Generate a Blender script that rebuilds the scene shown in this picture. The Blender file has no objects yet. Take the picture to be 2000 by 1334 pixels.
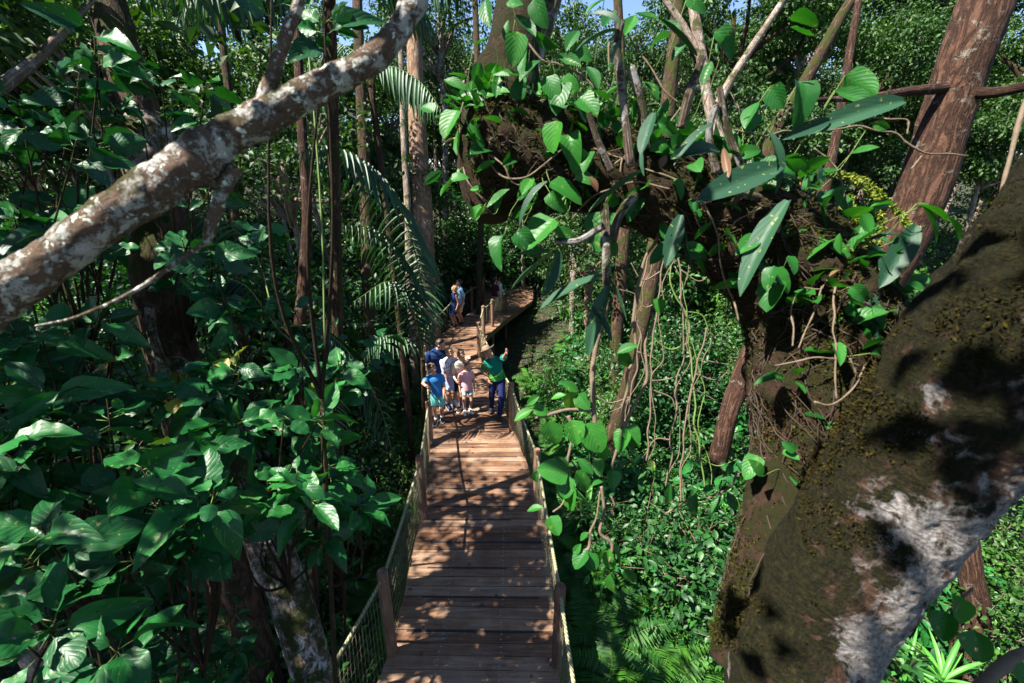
import bpy, math, random
import numpy as np
from mathutils import Vector, Matrix, noise

# ------------------------------------------------------------------ camera, light, exposure
scene = bpy.context.scene
COL = scene.collection
PI = math.pi
CZ = 5.45
PITCH = math.radians(20.6)
FPX = 900.0
cam = bpy.data.cameras.new('camera')
cam.lens = 36.0 * FPX / 2000.0
cam.sensor_width = 36.0
cam.clip_start = 0.05
cam.clip_end = 2000
cam.dof.use_dof = True
cam.dof.focus_distance = 7.0
cam.dof.aperture_fstop = 3.2
camo = bpy.data.objects.new('camera', cam)
COL.objects.link(camo)
camo.location = (0, 0, CZ)
camo.rotation_euler = (PI / 2 - PITCH, 0, 0)
scene.camera = camo

SUN_EL = math.radians(56)
SUN_AZ = math.radians(250)          # direction the light comes from, clockwise from +Y
world = bpy.data.worlds.new('World')
scene.world = world
world.use_nodes = True
wn = world.node_tree
bg = wn.nodes['Background']
sky = wn.nodes.new('ShaderNodeTexSky')
sky.sky_type = 'NISHITA'
sky.sun_disc = False
sky.sun_elevation = SUN_EL
sky.sun_rotation = SUN_AZ
sky.air_density = 0.75
sky.altitude = 1500
sky.dust_density = 0.3
sky.ozone_density = 1.5
wn.links.new(sky.outputs[0], bg.inputs['Color'])
bg.inputs['Strength'].default_value = 0.085
sun = bpy.data.lights.new('sun', 'SUN')
sun.energy = 5.0
sun.angle = math.radians(0.5)
sun.color = (1.0, 0.94, 0.84)
suno = bpy.data.objects.new('sun', sun)
COL.objects.link(suno)
sd = Vector((math.sin(SUN_AZ) * math.cos(SUN_EL), math.cos(SUN_AZ) * math.cos(SUN_EL), math.sin(SUN_EL)))
suno.rotation_euler = sd.to_track_quat('Z', 'Y').to_euler()
suno.location = (0, 0, 40)
scene.view_settings.view_transform = 'Standard'
scene.view_settings.look = 'None'
scene.view_settings.exposure = 1.85
scene.view_settings.gamma = 1.0
scene.render.engine = 'CYCLES'
scene.cycles.use_denoising = True
scene.cycles.max_bounces = 6
scene.cycles.diffuse_bounces = 3
scene.cycles.glossy_bounces = 2
scene.cycles.transmission_bounces = 4
scene.cycles.transparent_max_bounces = 8
scene.cycles.sample_clamp_indirect = 4.0
scene.cycles.use_adaptive_sampling = True
scene.cycles.adaptive_threshold = 0.02

rs = np.random.RandomState(7)
random.seed(7)

# ------------------------------------------------------------------ small maths
CS, SN = math.cos(PITCH), math.sin(PITCH)


def raydir(px, py):
    u = (px - 1000.0) / FPX
    v = (667.0 - py) / FPX
    return np.array([u, CS + v * SN, -SN + v * CS])


def at(px, py, dep):
    """world point seen at a photo pixel, `dep` metres along the lens axis"""
    return np.array([0, 0, CZ]) + dep * raydir(px, py)


def onz(px, py, z=0.0):
    d = raydir(px, py)
    return np.array([0, 0, CZ]) + d * ((z - CZ) / d[2])


def wy(px, py, Y):
    d = raydir(px, py)
    return np.array([0, 0, CZ]) + d * (Y / d[1])


def nrm(a):
    a = np.asarray(a, float)
    return a / max(1e-9, np.linalg.norm(a))


def nrmr(a):
    return a / np.maximum(1e-9, np.linalg.norm(a, axis=-1, keepdims=True))


def frames(D, N):
    """rotation matrices whose y column is D and z column is N made square to D"""
    D = nrmr(np.asarray(D, float))
    X = nrmr(np.cross(D, N))
    Z = np.cross(X, D)
    return np.stack([X, D, Z], axis=-1)


def spline(P, n):
    P = np.asarray(P, float)
    k = len(P)
    if k < 3:
        t = np.linspace(0, 1, n)[:, None]
        return P[0] * (1 - t) + P[-1] * t
    E = np.vstack([2 * P[0] - P[1], P, 2 * P[-1] - P[-2]])
    out = []
    for t in np.linspace(0, k - 1 - 1e-6, n):
        i = int(t)
        f = t - i
        a, b, c, d = E[i], E[i + 1], E[i + 2], E[i + 3]
        out.append(0.5 * (2 * b + (c - a) * f + (2 * a - 5 * b + 4 * c - d) * f * f + (3 * b - a - 3 * c + d) * f ** 3))
    return np.array(out)


# ------------------------------------------------------------------ quad mesh collector
class QM:
    def __init__(s):
        s.v, s.q, s.uv, s.r, s.m, s.n = [], [], [], [], [], 0

    def add(s, V, Q, UV=None, r=0.5, m=0):
        V = np.asarray(V, np.float32).reshape(-1, 3)
        Q = np.asarray(Q, np.int32).reshape(-1, 4)
        s.v.append(V)
        s.q.append(Q + s.n)
        s.uv.append(np.zeros((len(V), 2), np.float32) if UV is None else np.asarray(UV, np.float32))
        s.r.append(np.full(len(V), r, np.float32) if np.isscalar(r) else np.asarray(r, np.float32))
        s.m.append(np.full(len(Q), m, np.int32))
        s.n += len(V)

    def inst(s, tpl, R, T, S, r, m=0):
        V, Q, UV = tpl
        n = len(T)
        if n == 0:
            return
        S = np.asarray(S, float)
        if S.ndim == 1:
            S = np.repeat(S[:, None], 3, 1)
        L = V[None] * S[:, None, :]
        W = np.einsum('nij,nkj->nki', R, L) + np.asarray(T)[:, None, :]
        k = len(V)
        QQ = (Q[None] + (np.arange(n) * k)[:, None, None]).reshape(-1, 4)
        s.add(W.reshape(-1, 3), QQ, np.tile(UV, (n, 1)), np.repeat(np.asarray(r), k), m)

    def merge(s, o, R=np.eye(3), T=(0, 0, 0), sc=1.0, dr=0.0):
        for i in range(len(o.v)):
            V = (o.v[i] * sc) @ np.asarray(R).T + np.asarray(T)
            s.v.append(V.astype(np.float32))
            s.uv.append(o.uv[i])
            s.r.append(np.clip(o.r[i] + dr, 0, 1).astype(np.float32))
            s.m.append(o.m[i])
            s.q.append(o.q[i] + s.n)
        s.n += o.n

    def mesh(s, name, mats, smooth=True):
        V = np.concatenate(s.v)
        Q = np.concatenate(s.q)
        me = bpy.data.meshes.new(name)
        me.vertices.add(len(V))
        me.vertices.foreach_set('co', V.ravel())
        me.loops.add(len(Q) * 4)
        me.loops.foreach_set('vertex_index', Q.ravel().astype(np.int32))
        me.polygons.add(len(Q))
        me.polygons.foreach_set('loop_start', (np.arange(len(Q)) * 4).astype(np.int32))
        me.polygons.foreach_set('material_index', np.concatenate(s.m))
        me.polygons.foreach_set('use_smooth', np.full(len(Q), smooth, bool))
        for m in mats:
            me.materials.append(m)
        me.update(calc_edges=True)
        uvl = me.uv_layers.new(name='UVMap')
        uvl.data.foreach_set('uv', np.concatenate(s.uv)[Q.ravel()].ravel())
        a = me.attributes.new('rnd', 'FLOAT', 'POINT')
        a.data.foreach_set('value', np.concatenate(s.r))
        return me

    def build(s, name, mats, parent=None, smooth=True):
        if not isinstance(mats, (list, tuple)):
            mats = [mats]
        o = bpy.data.objects.new(name, s.mesh(name, mats, smooth))
        COL.objects.link(o)
        if parent is not None:
            o.parent = parent
        return o


def tag(o, label=None, cat=None, group=None, kind=None):
    if label:
        o['label'] = label
    if cat:
        o['category'] = cat
    if group:
        o['group'] = group
    if kind:
        o['kind'] = kind
    return o


def thing(name, label, cat, loc=(0, 0, 0), rz=0.0, group=None):
    o = bpy.data.objects.new(name, None)
    COL.objects.link(o)
    o.empty_display_size = 0.2
    o.location = [float(c) for c in loc]
    o.rotation_euler = (0, 0, rz)
    return tag(o, label, cat, group)


def child_local(o, root):
    """o was modelled in world space; hang it under root without moving it"""
    o.parent = root
    o.matrix_parent_inverse = Matrix.LocRotScale(root.location, root.rotation_euler, root.scale).inverted()
    return o


def dup(root, loc, rz=0.0, sc=1.0, label=None, group=None, tilt=(0, 0)):
    r = root.copy()
    COL.objects.link(r)
    r.location = [float(c) for c in loc]
    r.rotation_euler = (tilt[0], tilt[1], rz)
    r.scale = (sc, sc, sc)
    if label:
        r['label'] = label
    if group:
        r['group'] = group
    for ch in root.children:
        c = ch.copy()
        COL.objects.link(c)
        c.parent = r
        for g in ch.children:
            d = g.copy()
            COL.objects.link(d)
            d.parent = c
    return r


def tube(qm, P, rad, seg=8, m=0, r=0.5, rough=0.0, freq=3.0, vs=1.0, lump=None):
    P = np.asarray(P, float)
    n = len(P)
    rad = np.broadcast_to(np.asarray(rad, float), (n,))
    T = np.gradient(P, axis=0)
    T = nrmr(T)
    ref = np.array([0, 0, 1.0]) if abs(T[0][2]) < 0.9 else np.array([1.0, 0, 0])
    N = nrm(np.cross(T[0], ref))
    rows, uvs = [], []
    ang = np.linspace(0, 2 * PI, seg, endpoint=False)
    d = 0.0
    for i in range(n):
        N = nrm(N - T[i] * np.dot(N, T[i]))
        B = np.cross(T[i], N)
        if i:
            d += np.linalg.norm(P[i] - P[i - 1])
        ring = P[i] + (np.cos(ang)[:, None] * N + np.sin(ang)[:, None] * B) * rad[i]
        if rough > 0:
            for k in range(seg):
                q = Vector(ring[k]) * freq
                f = noise.fractal(q, 0.6, 2.1, 4)
                if lump:
                    f += lump[0] * noise.noise(Vector(ring[k]) * lump[1])
                ring[k] = P[i] + (ring[k] - P[i]) * (1 + rough * f)
        rows.append(ring)
        uvs.append(np.stack([ang / (2 * PI), np.full(seg, d * vs)], 1))
    # end caps as collapsed rings
    rows.insert(0, P[0] + (rows[0] - P[0]) * 0.02)
    uvs.insert(0, uvs[0])
    rows.append(P[-1] + (rows[-1] - P[-1]) * 0.02)
    uvs.append(uvs[-1])
    V = np.concatenate(rows)
    k = len(rows)
    i, j = np.meshgrid(np.arange(k - 1), np.arange(seg), indexing='ij')
    Q = np.stack([i * seg + j, i * seg + (j + 1) % seg, (i + 1) * seg + (j + 1) % seg, (i + 1) * seg + j], -1).reshape(-1, 4)
    qm.add(V, Q, np.concatenate(uvs), r, m)


BOXQ = [(0, 3, 2, 1), (4, 5, 6, 7), (0, 1, 5, 4), (1, 2, 6, 5), (2, 3, 7, 6), (3, 0, 4, 7)]


def hexa(qm, c8, m=0, r=0.5, uv=None):
    """box with split faces so that shading stays flat"""
    c8 = np.asarray(c8, float)
    for f in BOXQ:
        qm.add(c8[list(f)], [(0, 1, 2, 3)], None, r, m)


# ------------------------------------------------------------------ materials
def newmat(name):
    m = bpy.data.materials.new(name)
    m.use_nodes = True
    nt = m.node_tree
    return m, nt, nt.nodes['Principled BSDF'], nt.nodes['Material Output']


def nd(nt, t, **kw):
    n = nt.nodes.new(t)
    for k, v in kw.items():
        if k in n.inputs:
            n.inputs[k].default_value = v
        else:
            setattr(n, k, v)
    return n


def ramp(nt, fac, stops):
    r = nt.nodes.new('ShaderNodeValToRGB')
    e = r.color_ramp.elements
    while len(e) < len(stops):
        e.new(0.5)
    for i, (p, c) in enumerate(stops):
        e[i].position = p
        e[i].color = (c[0], c[1], c[2], 1)
    nt.links.new(fac, r.inputs[0])
    return r.outputs[0]


def mix(nt, fac, a, b, mode='MIX'):
    n = nt.nodes.new('ShaderNodeMix')
    n.data_type = 'RGBA'
    n.blend_type = mode
    for k, v in ((0, fac), (6, a), (7, b)):
        if isinstance(v, (int, float)):
            n.inputs[k].default_value = v
        elif isinstance(v, tuple):
            n.inputs[k].default_value = (*v, 1) if len(v) == 3 else v
        else:
            nt.links.new(v, n.inputs[k])
    return n.outputs[2]


def noise_tex(nt, scale, detail=4, rough=0.55, coord=None, dist=0.0):
    n = nd(nt, 'ShaderNodeTexNoise', Scale=scale, Detail=detail, Roughness=rough, Distortion=dist)
    if coord is not None:
        nt.links.new(coord, n.inputs['Vector'])
    return n.outputs['Fac']


def mth(nt, op, a, b=0.0, c=None):
    n = nt.nodes.new('ShaderNodeMath')
    n.operation = op
    for k, v in ((0, a), (1, b), (2, c)):
        if v is None:
            continue
        if isinstance(v, (int, float)):
            n.inputs[k].default_value = v
        else:
            nt.links.new(v, n.inputs[k])
    return n.outputs[0]


def bump(nt, h, bs, strength=0.5, dist=0.01):
    b = nd(nt, 'ShaderNodeBump', Strength=strength, Distance=dist)
    nt.links.new(h, b.inputs['Height'])
    nt.links.new(b.outputs[0], bs.inputs['Normal'])
    return b.outputs[0]


def leaf_mat(name, dark, light, rough=0.4, transl=0.3, vein=0, yellow=0.0, spec=0.5, spots=0.0, holes=0.0):
    m, nt, bs, out = newmat(name)
    L = nt.links
    at_ = nd(nt, 'ShaderNodeAttribute', attribute_name='rnd')
    oi = nd(nt, 'ShaderNodeObjectInfo')
    fac = mth(nt, 'ADD', mth(nt, 'MULTIPLY', at_.outputs['Fac'], 0.8), mth(nt, 'MULTIPLY', oi.outputs['Random'], 0.2))
    stops = [(0.0, dark), (0.55, tuple(0.5 * (a + b) for a, b in zip(dark, light))), (0.93, light)]
    if yellow:
        stops.append((1.0 - yellow, light))
        stops = sorted(stops)[:3] + [(1.0, (0.35, 0.30, 0.03))]
    col = ramp(nt, fac, stops)
    tc = nd(nt, 'ShaderNodeTexCoord')
    if spots:
        n = noise_tex(nt, 38, 2, 0.5, tc.outputs['Object'])
        sf = mth(nt, 'MULTIPLY', mth(nt, 'GREATER_THAN', n, 0.68), spots)
        col = mix(nt, sf, col, (0.22, 0.24, 0.06))
        n2 = noise_tex(nt, 9, 3, 0.6, tc.outputs['Object'])
        col = mix(nt, mth(nt, 'MULTIPLY', mth(nt, 'SUBTRACT', n2, 0.45), 1.2), col, mix(nt, 0.5, col, (0.02, 0.05, 0.03)))
    if vein:
        sep = nd(nt, 'ShaderNodeSeparateXYZ')
        L.new(tc.outputs['UV'], sep.inputs[0])
        v = mth(nt, 'ABSOLUTE', mth(nt, 'SUBTRACT', sep.outputs[0], 0.5))
        w = mth(nt, 'FRACT', mth(nt, 'MULTIPLY', mth(nt, 'SUBTRACT', sep.outputs[1], mth(nt, 'MULTIPLY', v, 0.9)), 6.5))
        tri = mth(nt, 'ABSOLUTE', mth(nt, 'SUBTRACT', w, 0.5))       # 0.5 on a vein
        side = mth(nt, 'GREATER_THAN', tri, 0.462)
        mid = mth(nt, 'LESS_THAN', v, 0.017)
        vn = mth(nt, 'MAXIMUM', side, mid)
        col = mix(nt, mth(nt, 'MULTIPLY', vn, 0.10 if vein == 1 else 0.05), col, (0.16, 0.27, 0.08))
        hgt = mth(nt, 'ADD', mth(nt, 'MULTIPLY', mth(nt, 'POWER', mth(nt, 'MULTIPLY', tri, 2.0), 3.0), -1.0), mth(nt, 'MULTIPLY', noise_tex(nt, 25, 2, 0.5, tc.outputs['Object']), 0.6))
        nb = bump(nt, hgt, bs, 0.16 if vein == 1 else 0.07, 0.006)
    L.new(col, bs.inputs['Base Color'])
    bs.inputs['Roughness'].default_value = rough
    bs.inputs['Specular IOR Level'].default_value = spec
    tr = nd(nt, 'ShaderNodeBsdfTranslucent')
    tcol = mix(nt, 1.0, col, (1.3, 1.5, 0.35), 'MULTIPLY')
    L.new(tcol, tr.inputs['Color'])
    ms = nd(nt, 'ShaderNodeMixShader')
    ms.inputs[0].default_value = transl
    L.new(bs.outputs[0], ms.inputs[1])
    L.new(tr.outputs[0], ms.inputs[2])
    last = ms.outputs[0]
    if holes:
        hn = noise_tex(nt, 30, 2, 0.5, tc.outputs['Object'])
        tp = nd(nt, 'ShaderNodeBsdfTransparent')
        m2 = nd(nt, 'ShaderNodeMixShader')
        L.new(mth(nt, 'GREATER_THAN', hn, holes), m2.inputs[0])
        L.new(last, m2.inputs[1])
        L.new(tp.outputs[0], m2.inputs[2])
        last = m2.outputs[0]
    L.new(last, out.inputs[0])
    return m


def bark_mat(name, base, dark, lichen=None, lich_amt=0.5, moss=None, moss_amt=0.5, sc=1.0, ridges=0.0, bstr=0.8, lich2=None, mup=0.16):
    m, nt, bs, out = newmat(name)
    tc = nd(nt, 'ShaderNodeTexCoord')
    co = tc.outputs['Object']
    uv = tc.outputs['UV']
    n1 = noise_tex(nt, 9 * sc, 8, 0.65, co, 0.4)
    n2 = noise_tex(nt, 45 * sc, 6, 0.7, co)
    col = ramp(nt, mth(nt, 'ADD', mth(nt, 'MULTIPLY', n1, 0.6), mth(nt, 'MULTIPLY', n2, 0.4)),
               [(0.32, dark), (0.5, base), (0.72, tuple(min(1, c * 1.5) for c in base))])
    h = mth(nt, 'ADD', mth(nt, 'MULTIPLY', n2, 0.5), n1)
    if ridges:
        mp = nd(nt, 'ShaderNodeMapping')
        mp.inputs['Scale'].default_value = (ridges, 2.2, 1)
        nt.links.new(uv, mp.inputs[0])
        vr = nd(nt, 'ShaderNodeTexNoise', Scale=1.0, Detail=5, Roughness=0.6, Distortion=0.6)
        nt.links.new(mp.outputs[0], vr.inputs['Vector'])
        rg = mth(nt, 'ABSOLUTE', mth(nt, 'SUBTRACT', vr.outputs['Fac'], 0.5))
        rr = mth(nt, 'MINIMUM', mth(nt, 'MULTIPLY', rg, 9.0), 1.0)
        col = mix(nt, mth(nt, 'SUBTRACT', 1.0, rr), col, dark)
        h = mth(nt, 'ADD', h, mth(nt, 'MULTIPLY', rr, 0.7))
    if lichen:
        a = noise_tex(nt, 5.5 * sc, 9, 0.72, co, 0.5)
        b = ramp(nt, mth(nt, 'ADD', mth(nt, 'MULTIPLY', a, 0.75), mth(nt, 'MULTIPLY', n2, 0.25)),
                 [(0.62 - 0.2 * lich_amt, (0, 0, 0)), (0.66 - 0.2 * lich_amt, (1, 1, 1))])
        lc = mix(nt, n2, lichen, tuple(c * 0.45 for c in lichen))
        col = mix(nt, b, col, lc)
        h = mth(nt, 'ADD', h, mth(nt, 'MULTIPLY', b, 0.25))
        if lich2:
            a = noise_tex(nt, 13 * sc, 5, 0.6, co, 0.2)
            b = ramp(nt, a, [(0.60, (0, 0, 0)), (0.64, (1, 1, 1))])
            col = mix(nt, b, col, lich2)
    if moss:
        ge = nd(nt, 'ShaderNodeNewGeometry')
        sp = nd(nt, 'ShaderNodeSeparateXYZ')
        nt.links.new(ge.outputs['Normal'], sp.inputs[0])
        a = noise_tex(nt, 3.2 * sc, 8, 0.7, co, 0.3)
        up = mth(nt, 'ADD', a, mth(nt, 'MULTIPLY', sp.outputs[2], mup))
        b = ramp(nt, up, [(0.60 - 0.22 * moss_amt, (0, 0, 0)), (0.70 - 0.22 * moss_amt, (1, 1, 1))])
        n3 = noise_tex(nt, 90 * sc, 4, 0.7, co)
        mc = mix(nt, n3, moss, tuple(c * 0.35 for c in moss))
        col = mix(nt, b, col, mc)
        h = mth(nt, 'ADD', h, mth(nt, 'MULTIPLY', mth(nt, 'MULTIPLY', n3, b), 0.8))
    nt.links.new(col, bs.inputs['Base Color'])
    bs.inputs['Roughness'].default_value = 0.9
    bs.inputs['Specular IOR Level'].default_value = 0.2
    bump(nt, h, bs, bstr, 0.02 / sc)
    return m


def plain(name, col, rough=0.8, var=0.0, sc=20, metallic=0.0, bstr=0.0, use_rnd=0.0):
    m, nt, bs, out = newmat(name)
    bs.inputs['Roughness'].default_value = rough
    bs.inputs['Metallic'].default_value = metallic
    bs.inputs['Base Color'].default_value = (*col, 1)
    if var or bstr:
        tc = nd(nt, 'ShaderNodeTexCoord')
        n = noise_tex(nt, sc, 5, 0.6, tc.outputs['Object'])
        c = mix(nt, n, tuple(x * (1 - var) for x in col), tuple(min(1, x * (1 + var)) for x in col))
        nt.links.new(c, bs.inputs['Base Color'])
        if bstr:
            bump(nt, n, bs, bstr, 0.01)
    return m


def wood_mat(name, stops, sc=(1.5, 26, 26), rough=0.75):
    m, nt, bs, out = newmat(name)
    tc = nd(nt, 'ShaderNodeTexCoord')
    a = nd(nt, 'ShaderNodeAttribute', attribute_name='rnd')
    mp = nd(nt, 'ShaderNodeMapping')
    mp.inputs['Scale'].default_value = sc
    nt.links.new(tc.outputs['Object'], mp.inputs[0])
    cmb = nd(nt, 'ShaderNodeVectorMath', operation='ADD')
    nt.links.new(mp.outputs[0], cmb.inputs[0])
    sv = nd(nt, 'ShaderNodeVectorMath', operation='SCALE')
    nt.links.new(a.outputs['Color'], sv.inputs[0])
    sv.inputs['Scale'].default_value = 37.0
    nt.links.new(sv.outputs[0], cmb.inputs[1])
    g = nd(nt, 'ShaderNodeTexNoise', Scale=1.0, Detail=7, Roughness=0.7, Distortion=0.5)
    nt.links.new(cmb.outputs[0], g.inputs['Vector'])
    big = noise_tex(nt, 2.2, 4, 0.6, tc.outputs['Object'])
    f = mth(nt, 'ADD', mth(nt, 'ADD', mth(nt, 'MULTIPLY', g.outputs['Fac'], 0.50), mth(nt, 'MULTIPLY', big, 0.34)), mth(nt, 'MULTIPLY', a.outputs['Fac'], 0.22))
    col = ramp(nt, f, stops)
    # worn, weathered streaks along the grain
    w = ramp(nt, g.outputs['Fac'], [(0.30, (1, 1, 1)), (0.40, (0, 0, 0))])
    col = mix(nt, mth(nt, 'MULTIPLY', w, 0.75), col, (0.035, 0.024, 0.018))
    st = noise_tex(nt, 5.5, 7, 0.7, tc.outputs['Object'], 0.6)
    col = mix(nt, ramp(nt, st, [(0.50, (0, 0, 0)), (0.66, (0.75, 0.75, 0.75))]), col, mix(nt, 0.55, col, (0.045, 0.036, 0.028)))
    wv = noise_tex(nt, 1.0, 3, 0.6, cmb.outputs[0])
    col = mix(nt, ramp(nt, mth(nt, 'MULTIPLY', wv, st), [(0.30, (0, 0, 0)), (0.38, (0.5, 0.5, 0.5))]), col, (0.30, 0.25, 0.20))
    nt.links.new(col, bs.inputs['Base Color'])
    bs.inputs['Roughness'].default_value = rough
    bs.inputs['Specular IOR Level'].default_value = 0.3
    bump(nt, g.outputs['Fac'], bs, 0.5, 0.006)
    return m


M = {}
M['big_leaf'] = leaf_mat('large_glossy_leaf', (0.003, 0.040, 0.014), (0.014, 0.125, 0.024), 0.40, 0.14, 1, 0.03, 0.26, 0.6, 0.735)
M['bright_leaf'] = leaf_mat('fresh_glossy_leaf', (0.004, 0.058, 0.016), (0.022, 0.165, 0.026), 0.40, 0.2, 1, 0.04, 0.32, 0.5, 0.74)
M['vine_leaf'] = leaf_mat('vine_leaf', (0.007, 0.075, 0.014), (0.042, 0.21, 0.020), 0.45, 0.25, 1, 0.03, 0.3, 0.5, 0.76)
M['orchid_leaf'] = leaf_mat('leathery_leaf', (0.006, 0.030, 0.018), (0.028, 0.085, 0.042), 0.5, 0.06, 2, 0.0, 0.22, 0.7, 0.745)
M['shrub_leaf'] = leaf_mat('shrub_leaf', (0.005, 0.032, 0.006), (0.056, 0.165, 0.016), 0.5, 0.30)
M['shrub_leaf2'] = leaf_mat('blue_green_leaf', (0.006, 0.042, 0.011), (0.036, 0.145, 0.022), 0.48, 0.28)
M['fern'] = leaf_mat('fern_leaf', (0.008, 0.065, 0.010), (0.080, 0.26, 0.022), 0.6, 0.38)
M['palm'] = leaf_mat('palm_leaf', (0.008, 0.042, 0.014), (0.035, 0.12, 0.030), 0.50, 0.15)
M['canopy'] = leaf_mat('canopy_leaf', (0.008, 0.036, 0.006), (0.046, 0.115, 0.013), 0.6, 0.24)
M['strap'] = leaf_mat('strap_leaf', (0.03, 0.15, 0.03), (0.12, 0.36, 0.06), 0.45, 0.35)
M['yellow_fern'] = leaf_mat('yellow_moss_fern', (0.05, 0.13, 0.012), (0.30, 0.30, 0.02), 0.6, 0.4)
M['yellow_leaf'] = plain('yellow_leaf', (0.45, 0.42, 0.03), 0.4, 0.2)
M['brown_leaf'] = plain('withered_leaf', (0.11, 0.055, 0.022), 0.6, 0.4)

M['bark_branch'] = bark_mat('lichen_branch_bark', (0.10, 0.065, 0.045), (0.025, 0.014, 0.010), (0.46, 0.44, 0.40), 0.60, (0.07, 0.065, 0.015), 0.02, 3.4, 0, 1.0, (0.60, 0.64, 0.56))
M['bark_big'] = bark_mat('pale_lichen_bark', (0.13, 0.085, 0.065), (0.03, 0.017, 0.013), (0.46, 0.43, 0.42), 0.75, (0.045, 0.038, 0.008), 0.36, 1.5, 0, 1.0, None, 0.34)


def trunk_mat():
    m, nt, bs, out = newmat('lichened_trunk_bark')
    tc = nd(nt, 'ShaderNodeTexCoord')
    co, uv = tc.outputs['Object'], tc.outputs['UV']
    ge = nd(nt, 'ShaderNodeNewGeometry')
    dt = nd(nt, 'ShaderNodeVectorMath', operation='DOT_PRODUCT')
    nt.links.new(ge.outputs['Normal'], dt.inputs[0])
    dt.inputs[1].default_value = (0.55, -0.25, -0.80)        # the underside of the lean is bare, its back is mossy
    side = dt.outputs['Value']
    big = noise_tex(nt, 3.4, 9, 0.68, co, 0.6)
    mid = noise_tex(nt, 16, 8, 0.72, co, 0.4)
    fine = noise_tex(nt, 70, 5, 0.7, co)
    mp = nd(nt, 'ShaderNodeMapping')
    mp.inputs['Scale'].default_value = (5, 26, 1)
    nt.links.new(uv, mp.inputs[0])
    rn = nd(nt, 'ShaderNodeTexNoise', Scale=1.0, Detail=6, Roughness=0.65, Distortion=1.2)
    nt.links.new(mp.outputs[0], rn.inputs['Vector'])
    ridge = rn.outputs['Fac']
    col = ramp(nt, mth(nt, 'ADD', mth(nt, 'MULTIPLY', mid, 0.5), mth(nt, 'MULTIPLY', ridge, 0.5)), [(0.34, (0.022, 0.011, 0.007)), (0.48, (0.075, 0.042, 0.027)), (0.62, (0.14, 0.092, 0.07)), (0.75, (0.25, 0.20, 0.17))])
    lf = mth(nt, 'ADD', mth(nt, 'ADD', mth(nt, 'MULTIPLY', big, 0.50), mth(nt, 'MULTIPLY', mid, 0.40)), mth(nt, 'ADD', mth(nt, 'MULTIPLY', ridge, 0.15), mth(nt, 'MULTIPLY', side, 0.07)))
    lm = ramp(nt, lf, [(0.488, (0, 0, 0)), (0.530, (1, 1, 1))])
    lc = ramp(nt, fine, [(0.34, (0.10, 0.082, 0.072)), (0.48, (0.22, 0.20, 0.19)), (0.64, (0.36, 0.345, 0.335))])
    col = mix(nt, lm, col, lc)
    mf = mth(nt, 'SUBTRACT', mth(nt, 'ADD', mth(nt, 'MULTIPLY', big, -0.75), mth(nt, 'MULTIPLY', mid, 0.95)), mth(nt, 'MULTIPLY', side, 0.24))
    mm = ramp(nt, mf, [(0.10, (0, 0, 0)), (0.19, (1, 1, 1))])
    mc = ramp(nt, fine, [(0.35, (0.005, 0.005, 0.002)), (0.55, (0.016, 0.015, 0.004)), (0.75, (0.042, 0.036, 0.008))])
    col = mix(nt, mm, col, mc)
    nt.links.new(col, bs.inputs['Base Color'])
    bs.inputs['Roughness'].default_value = 0.95
    bs.inputs['Specular IOR Level'].default_value = 0.15
    h = mth(nt, 'ADD', mth(nt, 'ADD', mth(nt, 'MULTIPLY', ridge, 1.1), mid), mth(nt, 'MULTIPLY', fine, mth(nt, 'ADD', 0.25, mth(nt, 'MULTIPLY', mm, 0.7))))
    bump(nt, h, bs, 1.0, 0.03)
    return m


M['bark_big'] = trunk_mat()
M['moss'] = leaf_mat('moss_tufts', (0.014, 0.014, 0.003), (0.065, 0.058, 0.010), 0.8, 0.25, spec=0.1)
M['moss_dark'] = leaf_mat('dark_moss_tufts', (0.007, 0.006, 0.002), (0.040, 0.032, 0.007), 0.9, 0.15, spec=0.05)
M['bark_moss'] = bark_mat('mossy_bark', (0.030, 0.016, 0.009), (0.008, 0.004, 0.003), (0.10, 0.10, 0.07), 0.1, (0.032, 0.032, 0.006), 0.50, 3.2, 0, 1.6)
M['bark_red'] = bark_mat('red_brown_bark', (0.085, 0.043, 0.027), (0.022, 0.010, 0.006), (0.22, 0.19, 0.15), 0.30, None, 0, 1.0, 16, 1.0)
M['bark_pale'] = bark_mat('pale_bark', (0.30, 0.24, 0.19), (0.12, 0.085, 0.065), (0.5, 0.48, 0.44), 0.35, (0.06, 0.07, 0.02), 0.2, 1.0, 9, 0.6)
M['bark_peel'] = bark_mat('speckled_bark', (0.24, 0.19, 0.15), (0.05, 0.03, 0.02), (0.48, 0.46, 0.43), 0.6, (0.05, 0.06, 0.012), 0.35, 1.7, 9, 0.9)
M['bark_tan'] = bark_mat('tan_bark', (0.30, 0.20, 0.13), (0.14, 0.08, 0.05), (0.42, 0.36, 0.28), 0.2, None, 0, 0.6, 12, 0.5)
M['bark_dark'] = bark_mat('dark_bark', (0.085, 0.050, 0.030), (0.025, 0.014, 0.009), (0.25, 0.24, 0.2), 0.15, (0.05, 0.06, 0.01), 0.3, 1.0, 10, 0.9)
M['twig'] = plain('pale_twig', (0.125, 0.090, 0.058), 0.85, 0.6, 25, 0, 0.6)
M['twig_green'] = plain('green_stem', (0.10, 0.16, 0.03), 0.7, 0.4, 12)
M['root'] = plain('dark_root', (0.034, 0.020, 0.012), 0.9, 0.5, 15, 0, 0.6)
M['plank'] = wood_mat('deck_planks', [(0.28, (0.050, 0.024, 0.013)), (0.46, (0.130, 0.062, 0.032)), (0.60, (0.225, 0.130, 0.078)), (0.76, (0.36, 0.245, 0.165))])
M['post'] = wood_mat('post_wood', [(0.30, (0.06, 0.030, 0.020)), (0.5, (0.16, 0.080, 0.050)), (0.75, (0.30, 0.18, 0.11))], (18, 18, 2.0))
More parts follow.
